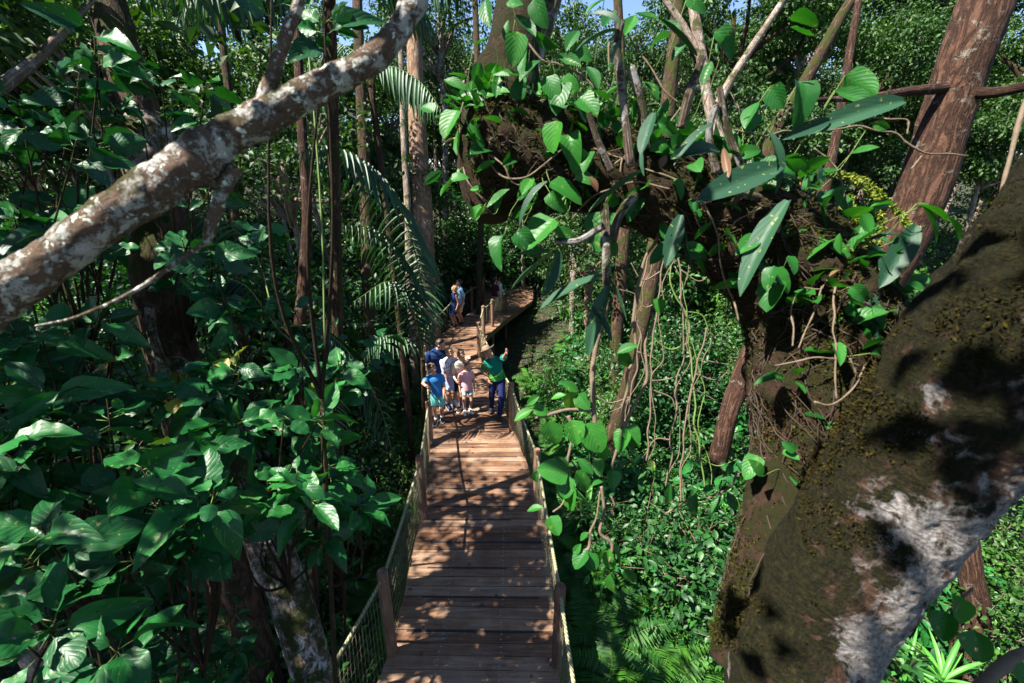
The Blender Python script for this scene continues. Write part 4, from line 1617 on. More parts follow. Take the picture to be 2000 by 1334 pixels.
TR = {}
TR['red'] = trunk_thing('leaning_tree', 'red brown leaning trunk with ridged bark in the upper right corner', M['bark_red'],
            [(1600, 1000, 5.4, 40), (1680, 640, 5.2, 40), (1745, 500, 5.1, 42), (1800, 380, 5.0, 43), (1850, 220, 4.9, 43), (1905, 60, 4.8, 44), (1960, -80, 4.8, 43)], 60, 40, 0.05, 6, top=3,
            twigs=[[(1880, 170, 4.8, 10), (1780, 178, 4.7, 9), (1700, 190, 4.6, 7), (1590, 195, 4.5, 4)], [(1870, 175, 4.8, 12), (1930, 182, 4.6, 10), (2010, 168, 4.4, 9), (2120, 150, 4.3, 7)]])
TR['pale'] = trunk_thing('straight_tree', 'smooth tan trunk rising straight behind the arching palm left of centre', M['bark_tan'],
            [(832, 640, 17.5, 22), (826, 430, 17.5, 20), (818, 300, 17.3, 18), (812, 170, 17.2, 16), (808, 40, 17.0, 14), (805, -60, 17.0, 12)], 30, 20, 0.03, 3, top=4)
TR['pale2'] = trunk_thing('slender_tree', 'slender cream trunk close against the left side of the tan trunk', M['bark_pale'],
            [(800, 560, 14.5, 7), (797, 420, 14.5, 7), (790, 300, 14.5, 6), (786, 200, 14.5, 6), (782, 60, 14.5, 5)], 24, 12, 0.05, 4, top=4)
TR['spk'] = trunk_thing('speckled_tree', 'pale speckled trunk standing among large leaves beside the lower left railing', M['bark_peel'],
            [(628, 1420, 3.9, 37), (604, 1300, 3.9, 37), (572, 1180, 3.95, 37), (530, 1060, 4.0, 34), (480, 960, 4.1, 28), (420, 830, 4.2, 23), (330, 690, 4.3, 20), (280, 560, 4.4, 14)], 50, 32, 0.07, 7,
            twigs=[[(510, 1135, 3.85, 14), (497, 1080, 3.75, 12), (470, 1010, 3.7, 10), (455, 930, 3.7, 8)], [(345, 830, 4.0, 11), (330, 760, 4.0, 11), (300, 660, 4.0, 9), (292, 600, 4.0, 8)], [(320, 720, 4.0, 9), (275, 660, 4.0, 8), (240, 625, 3.9, 7)]])
TR['ul'] = trunk_thing('leafy_tree', 'brown trunk with a pale peeled patch behind the lichen branch at upper left', M['bark_dark'],
            [(340, 700, 4.4, 44), (310, 460, 4.4, 46), (285, 310, 4.4, 46), (262, 200, 4.4, 40), (235, 100, 4.4, 34), (200, -40, 4.5, 30)], 40, 28, 0.08, 6, top=3)
q = QM()
pix_tube(q, [(306, 400, 4.37, 49), (300, 370, 4.37, 52), (290, 310, 4.37, 52), (280, 262, 4.37, 50), (272, 236, 4.37, 44)], 30, 28, 0.10, 9)
child_local(q.build('peeled_bark_patch', M['bark_peel']), TR['ul'][0])
TR['mid1'] = trunk_thing('mossy_tree', 'mottled slim trunk wrapped in hanging vines right of the guide', M['bark_dark'],
            [(1195, 860, 10.5, 15), (1225, 760, 10.5, 15), (1250, 640, 10.6, 16), (1275, 520, 10.8, 18), (1290, 420, 11, 17), (1300, 250, 11, 15), (1320, 60, 11.2, 12), (1330, -60, 11.3, 10)], 40, 20, 0.10, 5, top=3)
TR['mid2'] = trunk_thing('brown_tree', 'brown trunk showing under the arch beside the vine wrapped one', M['bark_dark'],
            [(1195, 800, 13.5, 11), (1205, 640, 13.5, 12), (1215, 500, 13.5, 12), (1220, 420, 13.5, 12), (1215, 200, 13.8, 10), (1205, -40, 14, 8)], 30, 18, 0.06, 5, top=3)
TR['mid3'] = trunk_thing('dark_tree', 'short sunlit brown trunk leaning behind the left edge of the mossy trunk', M['bark_red'],
            [(1418, 830, 9.5, 17), (1440, 760, 9.5, 19), (1472, 680, 9.5, 19), (1515, 590, 9.5, 18), (1570, 480, 9.6, 16), (1620, 330, 9.8, 9), (1660, 100, 10, 7)], 30, 20, 0.08, 5, top=3)
TR['far1'] = trunk_thing('dark_tree', 'dark mossy trunk beside the far left railing behind the looking couple', M['bark_dark'],
            [(936, 560, 19.5, 6), (938, 480, 19.5, 6), (940, 400, 19.5, 5.5), (936, 250, 19.8, 5), (930, 60, 20, 6), (925, -60, 20, 5)], 30, 14, 0.06, 4, top=4)
TR['right1'] = trunk_thing('brown_tree', 'tan trunk standing behind the leaves in the lower right corner', M['bark_red'],
            [(1905, 1200, 6.5, 22), (1895, 1120, 6.5, 20), (1885, 1020, 6.5, 18), (1870, 880, 6.6, 16), (1850, 600, 6.8, 14)], 24, 16, 0.08, 5)
TR['left1'] = trunk_thing('dark_tree', 'thin red brown trunk hidden between palm fronds left of centre', M['bark_red'],
            [(590, 700, 8, 11), (592, 560, 8, 11), (600, 420, 8, 10), (590, 260, 8, 9), (582, 100, 8, 9), (575, -60, 8, 8)], 30, 14, 0.10, 5, top=3)
TR['left2'] = trunk_thing('dark_tree', 'twisted thin trunk in the dark thicket between the two left trunks', M['bark_dark'],
            [(470, 620, 9, 7), (468, 500, 9, 8), (455, 380, 9, 8), (448, 200, 9, 7), (430, 40, 9, 7), (425, -60, 9, 7)], 30, 14, 0.10, 5, top=3)
TR['c2'] = trunk_thing('slender_tree', 'slim grey trunk between the tan trunk and the hanging palm fronds', M['bark_dark'],
            [(722, 640, 12, 12), (716, 420, 12, 12), (708, 250, 12, 11), (700, 60, 12.2, 10), (696, -50, 12.4, 9)], 30, 14, 0.08, 5, top=3)
TR['r2'] = trunk_thing('pale_tree', 'pale forked trunk rising behind the orchid leaves at top right of centre', M['bark_pale'],
            [(1570, 700, 9, 13), (1545, 560, 9, 13), (1480, 400, 9, 13), (1400, 260, 9, 11), (1370, 110, 9, 10), (1352, 0, 9.1, 9), (1345, -80, 9.2, 8)], 30, 16, 0.08, 5, top=3,
            twigs=[[(1385, 240, 9, 8), (1420, 170, 9, 8), (1470, 90, 9, 7), (1530, 0, 9, 6), (1560, -60, 9, 5)], [(1372, 120, 9, 8), (1340, 60, 9, 7), (1300, 0, 9, 6), (1280, -40, 9, 6)]])
TR['r3'] = trunk_thing('crooked_tree', 'crooked brown trunk behind the epiphytes below the top right patch of sky', M['bark_dark'],
            [(1620, 700, 12, 14), (1560, 480, 12, 14),  (1500, 370, 12, 14), (1510, 260, 12, 13), (1560, 180, 12, 12), (1600, 110, 12, 11), (1650, 20, 12, 10), (1700, -50, 12, 9)], 30, 16, 0.08, 5, top=3)
print('trunks ok')

# ------------------------------------------------------------------ leaves placed leaf by leaf on the arching limb
# (base px, base py, tip px, tip py, template set, template, depth at base, depth change to the tip, shade)
def leaf_list(lst, wscale=1.0):
    by = {}
    for (bx, by_, tx, ty, kind, k, dep, dd, sh) in lst:
        by.setdefault((kind, k), []).append((at(bx, by_, dep), at(tx, ty, dep + dd), sh))
    return by


HEART += [leaf_tpl(9, 3, w_heart, 0.45, 0.32, 0.05, 1, 0.66, 0.03), leaf_tpl(9, 3, w_ell, -0.08, 0.30, 0.05, 1, 0.46, -0.02)]
SETS = {'H': HEART, 'L': LANCE, 'B': BIG}
BIG += [leaf_tpl(9, 3, w_ovate, 0.55, 0.30, 0.10, 1, 0.55, 0.03), leaf_tpl(9, 3, w_ell, 0.10, 0.05, 0.20, 1, 0.60, -0.03), leaf_tpl(9, 3, w_ovate, -0.10, 0.35, 0.12, 1, 0.50)]


def wob(pts, amp=9.0, sub=4):
    """give a hand-drawn stem the small kinks of a real one"""
    P = np.array([(a[0], a[1], a[2] if len(a) > 2 else 3) for a in pts], float)
    out = []
    for a, b in zip(P, P[1:]):
        d = b - a
        L_ = math.hypot(d[0], d[1])
        n = max(1, int(L_ / 28))
        for j in range(n):
            t = j / n
            o = rs.normal() * min(amp, L_ * 0.09) * (0 if j == 0 else 1)
            out.append((a[0] + d[0] * t - d[1] / L_ * o, a[1] + d[1] * t + d[0] / L_ * o, (a[2] + d[2] * t) * rs.uniform(0.85, 1.2)))
    out.append(tuple(P[-1]))
    return out


def put_leaves(q, lst, m=0, tilt=0.35, wide=1.0, toward=0.55):
    for (kind, k), items in leaf_list(lst).items():
        B = np.array([i[0] for i in items])
        T = np.array([i[1] for i in items])
        L = np.linalg.norm(T - B, axis=1)
        C = np.array([0, 0, CZ]) - B
        N = nrmr(C) * toward + np.array([-0.25, 0, 0.75]) + rs.normal(size=B.shape) * tilt
        S = np.stack([L * wide, L, L], 1)
        q.inst(SETS[kind][k], frames(T - B, N), B, S, np.array([i[2] for i in items]), m)


ep = [  # heart shaped and oval leaves, photo pixels
    (948, 0, 950, 44, 2), (993, 39, 985, 82, 2), (1008, 28, 1044, 78, 2), (1010, 62, 1004, 118, 0), (1029, 95, 1014, 148, 2), (1055, 118, 1012, 146, 2), (1044, 62, 1082, 96, 2),
    (1044, -4, 1059, 50, 2), (999, -4, 1016, 24, 2), (932, 120, 929, 164, 2), (925, 88, 950, 80, 2), (961, 147, 996, 153, 2), (868, 156, 909, 168, 2), (904, 212, 925, 200, 2),
    (893, 216, 863, 266, 0), (881, 350, 912, 340, 2), (918, 370, 944, 372, 2), (950, 406, 998, 374, 2), (927, 430, 955, 404, 2), (1006, 427, 1048, 400, 2), (985, 460, 958, 512, 0),
    (1080, 224, 1024, 250, 2), (1112, 262, 1122, 314, 0), (1155, 296, 1134, 328, 2), (1133, 190, 1167, 220, 0), (1128, 200, 1150, 228, 2), (1089, 108, 1135, 130, 2), (1120, 92, 1152, 112, 0),
    (1146, 130, 1172, 164, 2), (1100, 150, 1132, 168, 0), (1074, 356, 1141, 382, 0), (1074, 376, 1097, 412, 0), (1132, 380, 1096, 382, 2), (1083, 428, 1022, 482, 0), (1010, 452, 1046, 494, 0),
    (1082, 444, 1126, 470, 2), (1180, 412, 1166, 490, 0), (1182, 462, 1206, 496, 2), (1284, 240, 1320, 258, 0), (1322, 478, 1270, 500, 2), (1328, 480, 1382, 486, 2), (1362, 320, 1364, 378, 2),
    (1353, 388, 1354, 420, 2), (1415, 452, 1440, 474, 0), (1490, 458, 1440, 488, 2), (1300, 500, 1330, 498, 2), (1068, 150, 1088, 190, 2), (1100, 160, 1082, 210, 2), (1125, 340, 1160, 352, 2),
    (1075, 100, 1058, 60, 2), (1130, 60, 1105, 90, 2), (1190, 200, 1160, 170, 2), (1200, 260, 1225, 228, 0), (1240, 200, 1262, 230, 2), (1260, 160, 1290, 190, 2), (1225, 110, 1190, 140, 2),
    (1290, 40, 1330, 70, 2), (1345, 80, 1310, 110, 2), (1396, 62, 1440, 100, 0), (1420, 70, 1395, 96, 2), (1505, 168, 1528, 212, 0), (1560, 160, 1578, 232, 0), (1560, 162, 1600, 190, 2),
    (1650, 148, 1718, 180, 2), (1630, 176, 1700, 204, 2), (1662, 300, 1716, 292, 2), (1700, 240, 1740, 250, 2), (1545, 30, 1600, 36, 2), (1590, 70, 1540, 60, 2), (1620, 470, 1566, 486, 0),
    (1620, 476, 1668, 496, 0), (1512, 524, 1552, 566, 0), (1512, 520, 1490, 560, 0), (1520, 545, 1492, 606, 0), (1540, 500, 1560, 530, 0), (1660, 560, 1700, 590, 0), (1742, 395, 1700, 405, 2),
    (1640, 330, 1600, 352, 2), (1480, 200, 1450, 240, 2), (1450, 250, 1490, 225, 0), (1430, 300, 1425, 250, 0), (1440, 300, 1486, 290, 2), (1390, 120, 1370, 160, 2), (1690, 600, 1720, 650, 0),
    (1555, 880, 1530, 866, 2), (1530, 880, 1560, 892, 2), (1480, 890, 1455, 930, 2), (1490, 930, 1470, 900, 2), (1700, 690, 1740, 680, 2), (1310, 70, 1260, 85, 2), (1200, 20, 1180, 60, 2),
    (1180, 0, 1140, 20, 2), (1340, 0, 1382, 16, 2), (1240, 30, 1220, 76, 2), (1240, 26, 1285, 44, 2)]
EP = [(a, b, c, d, 'H', k, arch_depth(a, b, rs.uniform(0.01, 0.10)), rs.uniform(-0.05, 0.0), rs.uniform(0.1, 0.75)) for a, b, c, d, k in ep]
BR = [(1087, 236, 1076, 298, 'H', 0, 1.75, 0.02, 1.0), (1790, 398, 1860, 420, 'H', 2, 1.7, 0, 1.0), (1800, 402, 1848, 468, 'H', 2, 1.7, 0, 0.85), (1845, 418, 1888, 466, 'H', 2, 1.7, 0, 1.0), (1745, 398, 1700, 396, 'H', 2, 1.7, 0, 0.9)]
vine = thing('climbing_vine', 'climbing vine with heart shaped leaves scattered over the arching mossy limb', 'vine', ARCH[100][:3])
bpy.context.view_layer.update()
q = QM()
EP = [e[:5] + ((rs.choice([0, 1, 3]) if e[5] == 0 else rs.choice([2, 2, 4, 1])),) + e[6:] for e in EP]
put_leaves(q, EP + BR, tilt=0.5)
# further leaves hugging the limb on all sides
n = 360
idx = rs.randint(50, len(ARCH) - 4, n)
ang = rs.uniform(-0.5, PI + 0.5, n)
Bp, Dp = [], []
for i, a in zip(idx, ang):
    c, r_ = ARCH[i][:3], ARCH[i][3]
    off = np.array([rs.normal() * 0.3, -abs(math.cos(a)) * 0.6 + 0.2, math.sin(a)])
    off = nrm(off)
    Bp.append(c + off * (r_ + rs.uniform(0.0, 0.10)))
    Dp.append(off * 0.6 + rs.normal(size=3) * 0.6)
Bp, Dp = np.array(Bp), np.array(Dp)
for k in range(5):
    s_ = np.arange(n) % 5 == k
    q.inst(HEART[k], frames(Dp[s_], rnorm(s_.sum(), 0.6)), Bp[s_], rs.uniform(0.05, 0.13, s_.sum()), rs.uniform(0, 0.8, s_.sum()))
child_local(q.build('foliage', M['vine_leaf']), vine)
q = QM()
stems = [
    [(905, 200), (898, 235), (902, 290), (908, 340), (925, 370), (950, 395)], [(948, 240), (990, 248), (1040, 215), (1065, 195)],
    [(1065, 195), (1000, 215), (965, 255), (954, 300), (965, 330), (990, 348), (1030, 345), (1070, 315), (1100, 290)], [(954, 300), (985, 325), (1000, 355), (1030, 365)],
    [(1220, 55), (1240, 90), (1270, 130), (1300, 180), (1325, 200)], [(1210, 60), (1190, 85), (1190, 140)], [(1028, 80), (1060, 118), (1090, 125), (1140, 150), (1200, 200)],
    [(1117, 428), (1140, 400), (1190, 370), (1240, 355), (1290, 365), (1320, 372)], [(1370, 390), (1395, 440), (1405, 500), (1420, 560), (1443, 628)],
    [(1412, 250), (1470, 262), (1560, 258), (1640, 252), (1750, 260), (1772, 280), (1810, 300), (1850, 300), (1890, 305)], [(1772, 262), (1772, 235), (1700, 230)],
    [(1780, 330), (1800, 305)], [(1400, 470), (1440, 430), (1500, 400), (1560, 420)], [(1560, 560), (1600, 565), (1610, 555), (1640, 510)], [(1605, 560), (1590, 610), (1560, 680)],
    [(1552, 580), (1550, 640), (1548, 676)], [(1632, 560), (1632, 700), (1634, 780)], [(1700, 690), (1665, 760), (1625, 790), (1590, 785)], [(1660, 700), (1690, 770)],
    [(1510, 715), (1560, 705), (1620, 700), (1680, 715)], [(1330, 210), (1300, 250), (1260, 300), (1200, 320)], [(1160, 290), (1200, 305), (1260, 330), (1330, 355)],
    [(1280, 250), (1240, 290), (1210, 340), (1180, 400)], [(1690, 430), (1670, 500), (1660, 560)], [(1590, 290), (1640, 340), (1660, 420), (1655, 480)]]
for s_ in stems:
    fine = spline([(x, y, 0) for x, y, _ in wob([(x, y, 2) for x, y in s_], 3.5)], 5 * len(s_))
    pts = [(x, y, arch_depth(x, y, 0.012), rs.uniform(1.3, 2.4)) for x, y, _ in fine]
    pix_tube(q, pts, 40, 6, 0.15, 30)
# petioles tie every placed leaf back to the limb
for e in EP + BR:
    b = at(e[0], e[1], e[6])
    j = np.argmin(np.linalg.norm(ARCH[:, :3] - b, axis=1))
    c = ARCH[j][:3]
    t_ = c + nrm(b - c) * ARCH[j][3] * 0.9
    if np.linalg.norm(t_ - b) < 0.6:
        mid = (b + t_) / 2 + rs.normal(size=3) * 0.03 - np.array([0, 0, 0.03])
        tube(q, spline([t_, mid, b], 7), 0.0016, 5, m=1)
child_local(q.build('stem', [M['twig'], M['twig_green']]), vine)

q = QM()
put_leaves(q, [(897, 270, 864, 276, 'H', 2, arch_depth(897, 270) - 0.02, -0.01, .8)], wide=0.8)
o_ = child_local(q.build('yellow_leaf', M['yellow_leaf']), vine)
o_['label'] = 'single bright yellow leaf at the left end of the limb'
q = QM()
put_leaves(q, [(1413, 290, 1424, 350, 'L', 0, 1.78, 0, .5), (1290, 330, 1300, 300, 'H', 2, 1.85, 0, .5), (1500, 420, 1530, 450, 'H', 1, 1.8, 0, .5),
               (1150, 345, 1170, 372, 'H', 2, 1.9, 0, .5), (1450, 380, 1425, 402, 'H', 1, 1.8, 0, .5), (1620, 540, 1650, 520, 'H', 2, 1.65, 0, .5), (1250, 310, 1235, 345, 'H', 2, 1.88, 0, .5)], tilt=0.6)
child_local(q.build('withered_leaves', M['brown_leaf']), vine)

# leathery orchid clumps with canes, on the top of the limb
def orchid(label, canes, leaves, dep=1.8):
    root = thing('orchid_clump', label, 'orchid', at(canes[0][0][0], canes[0][0][1], dep + 0.15))
    bpy.context.view_layer.update()
    q = QM()
    for c in canes:
        pix_tube(q, [(x, y, min(dep + 0.10 - 0.10 * i / len(c), arch_depth(x, y, 0.0)), w) for i, (x, y, w) in enumerate(c)], 20, 10, 0.08, 20)
    child_local(q.build('canes', M['bark_peel']), root)
    q = QM()
    put_leaves(q, [(a, b, c_, d, 'L', k, min(dep - 0.02, arch_depth(a, b), arch_depth(c_, d)), rs.uniform(-0.06, 0.0), sh) for a, b, c_, d, k, sh in leaves], wide=0.85, tilt=0.4, toward=0.35)
    child_local(q.build('foliage', M['orchid_leaf']), root)
    return root


orchid('tall orchid with thick upright canes and dark leaves at the middle of the limb',
       [[(1232, 325, 9), (1222, 240, 8), (1212, 150, 8), (1205, 90, 8), (1214, 40, 7)], [(1262, 290, 9), (1252, 200, 9), (1232, 130, 8)], [(1195, 335, 7), (1170, 280, 7), (1150, 220, 6)], [(1330, 250, 8), (1345, 190, 9), (1372, 110, 7)]],
       [(1253, 335, 1145, 410, 2, 0.9), (1205, 60, 1120, 75, 0, .4), (1212, 50, 1160, 0, 1, .5), (1262, 270, 1245, 340, 0, .7), (1278, 220, 1250, 300, 2, .5), (1214, 80, 1180, 130, 0, .3),
        (1360, 110, 1290, 30, 2, .6), (1070, 356, 996, 410, 1, .6)])
orchid('spreading orchid with long dark leaves above the elbow of the mossy limb',
       [[(1400, 340, 8), (1385, 260, 7), (1400, 200, 6)], [(1450, 330, 7), (1420, 250, 7), (1405, 170, 6)], [(1500, 390, 8), (1460, 380, 9), (1410, 360, 8)]],
       [(1525, 325, 1362, 388, 2, .35), (1310, 310, 1425, 262, 1, .4), (1765, 198, 1600, 232, 0, .7), (1620, 235, 1545, 262, 0, .3), (1540, 392, 1428, 552, 0, .8), (1500, 260, 1555, 350, 1, .5),
        (1395, 240, 1310, 300, 0, .5), (1330, 420, 1300, 520, 2, .5), (1340, 450, 1350, 530, 2, .3), (1480, 500, 1520, 560, 2, .6)])
orchid('dark leaved orchid hanging at the right end of the limb before the leaning trunk',
       [[(1700, 560, 7), (1690, 600, 7), (1698, 640, 6)], [(1720, 480, 6), (1700, 540, 6)]],
       [(1700, 570, 1712, 672, 2, .2), (1700, 580, 1690, 660, 1, .3), (1790, 440, 1720, 560, 2, .5), (1722, 500, 1742, 580, 1, .4), (1700, 470, 1760, 445, 0, .4), (1690, 690, 1760, 690, 1, .4)])
orchid('hanging orchid spreading long speckled leaves below the left of the limb',
       [[(1180, 400, 9), (1184, 470, 9), (1184, 540, 8), (1186, 580, 6)], [(1085, 470, 6), (1130, 470, 7), (1180, 440, 8)], [(1240, 380, 9), (1210, 420, 9), (1196, 470, 8)]],
       [(1178, 538, 1052, 598, 2, .8), (1188, 560, 1138, 692, 0, .8), (1190, 545, 1228, 625, 2, .8), (1090, 488, 995, 560, 2, .3), (1092, 490, 1062, 580, 2, .5), (1010, 500, 1090, 480, 0, .2), (1155, 600, 1205, 660, 0, .2)])

# hanging sprays
def spray(label, stem, leaves, dep=2.1, hang=None):
    root = thing('hanging_vine', label, 'vine', at(stem[0][0][0], stem[0][0][1], dep))
    bpy.context.view_layer.update()
    q = QM()
    for s_ in stem:
        pix_tube(q, [(x, y, dep, w) for x, y, w in wob(s_, 5)], 60, 7, 0.12, 25)
    child_local(q.build('stem', M['twig']), root)
    q = QM()
    put_leaves(q, [(a, b, c, d, 'H', k, dep - 0.01, rs.uniform(-0.04, 0.04), sh if sh is not None else rs.uniform(.2, .85)) for a, b, c, d, k, sh in leaves], tilt=0.3)
    child_local(q.build('foliage', M['vine_leaf']), root)


spray('vine spray hanging from the arch, its round leaves over the guide\'s right side',
      [[(1186, 580, 4), (1182, 620, 4), (1168, 660, 5), (1160, 700, 5), (1158, 760, 5), (1160, 800, 5), (1165, 835, 4), (1185, 848, 3)],
       [(1155, 802, 4), (1110, 800, 3), (1065, 812, 3), (1038, 818, 2)], [(1110, 812, 4), (1115, 870, 3), (1108, 905, 3), (1112, 925, 3), (1098, 985, 2), (1080, 1000, 2)],
       [(1235, 640, 3), (1245, 560, 3), (1262, 500, 3), (1290, 440, 3)], [(1275, 610, 2), (1262, 700, 3), (1245, 780, 3), (1215, 845, 3), (1198, 900, 3), (1195, 918, 2)],
       [(1250, 560, 3), (1240, 640, 3), (1225, 760, 3), (1218, 840, 3)]],
      [(1105, 772, 1075, 776, 2, .8), (1130, 765, 1098, 745, 2, .4), (1118, 764, 1116, 806, 0, .95), (1128, 770, 1150, 800, 0, .4), (1040, 800, 1003, 818, 2, .7), (1042, 796, 1070, 808, 0, .6), (1030, 790, 1050, 775, 2, .4),
       (1075, 822, 1086, 870, 0, .5), (1118, 820, 1128, 870, 0, .7), (1148, 826, 1175, 886, 0, .6), (1175, 860, 1180, 906, 2, .75), (1225, 840, 1205, 882, 0, .5), (1222, 832, 1248, 870, 0, .4), (1215, 850, 1245, 880, 2, .3),
       (1290, 582, 1286, 614, 0, .7), (1212, 678, 1228, 722, 2, .5), (1205, 690, 1245, 670, 2, .3), (1110, 925, 1050, 915, 0, .35), (1112, 918, 1088, 890, 2, .2), (1112, 930, 1100, 975, 0, .35), (1115, 935, 1108, 1000, 0, .75),
       (1125, 920, 1150, 960, 0, .6), (1128, 895, 1160, 925, 2, .1), (1172, 895, 1170, 930, 0, .5), (1198, 918, 1198, 955, 0, .45), (1180, 940, 1155, 945, 2, .2), (1062, 992, 1028, 994, 2, .4), (1075, 1008, 1092, 1046, 0, .5),
       (1050, 920, 1042, 945, 2, .1)], 2.1)
spray('lower hanging vine spray over the ferns right of the walkway',
      [[(1175, 950, 3), (1180, 1000, 3), (1172, 1040, 3), (1195, 1062, 3), (1190, 1100, 2)], [(1172, 960, 2), (1165, 1010, 2), (1150, 1070, 3), (1130, 1078, 2)], [(1182, 1010, 2), (1200, 990, 2), (1194, 970, 2)]],
      [(1135, 1062, 1118, 1085, 2, .5), (1145, 1075, 1120, 1110, 0, .2), (1150, 1078, 1160, 1118, 0, .2), (1185, 1070, 1165, 1102, 0, .3), (1190, 1072, 1190, 1118, 2, .9), (1198, 1070, 1215, 1105, 0, .4), (1192, 1120, 1198, 1168, 2, .7),
       (1232, 1112, 1230, 1140, 0, .1), (1150, 1040, 1130, 1055, 2, .4)], 2.5)
spray('grey green leaf spray hanging in the lower right corner under the leaning trunk',
      [[(2010, 1270, 9), (1960, 1300, 10), (1900, 1360, 11)], [(1850, 1080, 3), (1830, 1130, 3), (1800, 1180, 3)], [(1900, 1150, 3), (1870, 1180, 3), (1850, 1230, 3)]],
      [(1850, 1195, 1838, 1252, 0, .2), (1900, 1230, 1918, 1298, 0, .1), (1860, 1160, 1900, 1230, 2, .4), (1830, 1180, 1800, 1150, 2, .3), (1990, 1290, 2005, 1340, 0, .2), (1800, 1150, 1830, 1210, 2, .3)], 2.0)
spray('small vine spray before the dark side of the forked trunk',
      [[(1290, 1010, 2), (1340, 980, 2), (1400, 965, 2), (1440, 920, 2)]],
      [(1360, 960, 1350, 1010, 2, .2), (1400, 950, 1370, 960, 2, .2), (1415, 970, 1385, 1000, 2, .15), (1420, 960, 1440, 1000, 2, .1), (1430, 905, 1420, 930, 2, .3), (1310, 945, 1306, 985, 2, .0)], 2.6)

# aerial roots hanging in the gap under the arch, each one a vine of its own
hang = [[(1298, 470), (1282, 620), (1270, 760), (1262, 900)], [(1330, 470), (1335, 640), (1322, 800), (1300, 950)], [(1265, 500), (1240, 620), (1245, 720), (1216, 830)], [(1380, 640), (1350, 760), (1335, 850), (1330, 980)],
        [(1310, 520), (1350, 700), (1365, 860), (1378, 960)]]
for i, h_ in enumerate(hang):
    root = thing('hanging_vine', ['bare straight vine hanging in the gap under the arch, nearest the walkway', 'bare vine hanging from the thickest part of the arch', 'bare crooked vine touching the mottled trunk under the arch',
                                  'bare vine swinging towards the dark trunk under the arch', 'thin yellowish vine crossing the others under the arch'][i], 'vine', at(h_[0][0], h_[0][1], 5))
    bpy.context.view_layer.update()
    q = QM()
    W = wob([(x, y, 1.7) for x, y in h_], 4)
    pix_tube(q, [(x, y, 5 + 0.3 * i, w_) for x, y, w_ in W], 90, 6, 0.2, 12)
    pix_tube(q, [(x + 6 * math.sin(j * 1.1), y, 4.97 + 0.3 * i, w_ * 0.55) for j, (x, y, w_) in enumerate(wob([(x + 8, y, 1.7) for x, y in h_], 5))], 90, 5, 0.2, 12)
    for k in range(3):
        x, y, _ = W[rs.randint(2, len(W) - 2)]
        sgn = rs.choice([-1, 1])
        pth = wob([(x, y, 1.6), (x + sgn * rs.uniform(18, 40), y + rs.uniform(-10, 25), 1.3), (x + sgn * rs.uniform(40, 75), y + rs.uniform(-25, 40), 0.7)], 6)
        pix_tube(q, [(a, b, 5 + .3 * i, c) for a, b, c in pth], 20, 5)
    child_local(q.build('stem', M['twig'] if i < 4 else M['twig_green']), root)
root = thing('hanging_vine', 'long thin green vine hanging straight down left of centre before the palms', 'vine', at(610, 0, 3.2))
bpy.context.view_layer.update()
q = QM()
pix_tube(q, [(592, -120, 3.2, 1.8), (600, 60, 3.2, 1.8), (615, 240, 3.2, 1.8), (628, 430, 3.2, 1.8), (632, 560, 3.2, 1.8), (635, 730, 3.2, 1.8)], 60, 6, 0.3, 20)
child_local(q.build('stem', M['twig_green']), root)
root = thing('fallen_twig', 'pale bent twig hanging at the right edge of the photo beside the leaning trunk', 'twig', at(1990, 230, 2.4))
bpy.context.view_layer.update()
q = QM()
pix_tube(q, [(2010, 180, 2.4, 5), (1990, 240, 2.4, 5), (1975, 300, 2.4, 4), (1962, 350, 2.4, 4), (1948, 410, 2.4, 3)], 24, 7, 0.2, 20)
child_local(q.build('stem', M['twig']), root)

# yellow clubmoss tassels on the limb
tq = thing('tassel_fern', 'yellow green tassel fern dangling behind the elbow of the limb', 'fern', at(1680, 360, 2.5))
bpy.context.view_layer.update()
q = QM()
for pth in ([(1590, 335), (1650, 345), (1700, 375), (1720, 420), (1722, 480)], [(1600, 340), (1680, 350), (1750, 410), (1780, 450)], [(1640, 400), (1690, 440), (1710, 500)], [(1660, 380), (1665, 450), (1672, 530)]):
    A = spline([at(x, y, 2.45) for x, y in pth], 40)
    tube(q, A, 0.003, 5, m=0)
    for j in range(len(A) - 1):
        n = 10
        D = nrmr(rs.normal(size=(n, 3))) + nrm(A[j + 1] - A[j]) * 0.8
        q.inst(SMALL[0], frames(D, rs.normal(size=(n, 3))), np.repeat(A[j][None], n, 0), np.full(n, 0.028), rs.uniform(0.2, 1, n))
child_local(q.build('fronds', M['yellow_fern']), tq)

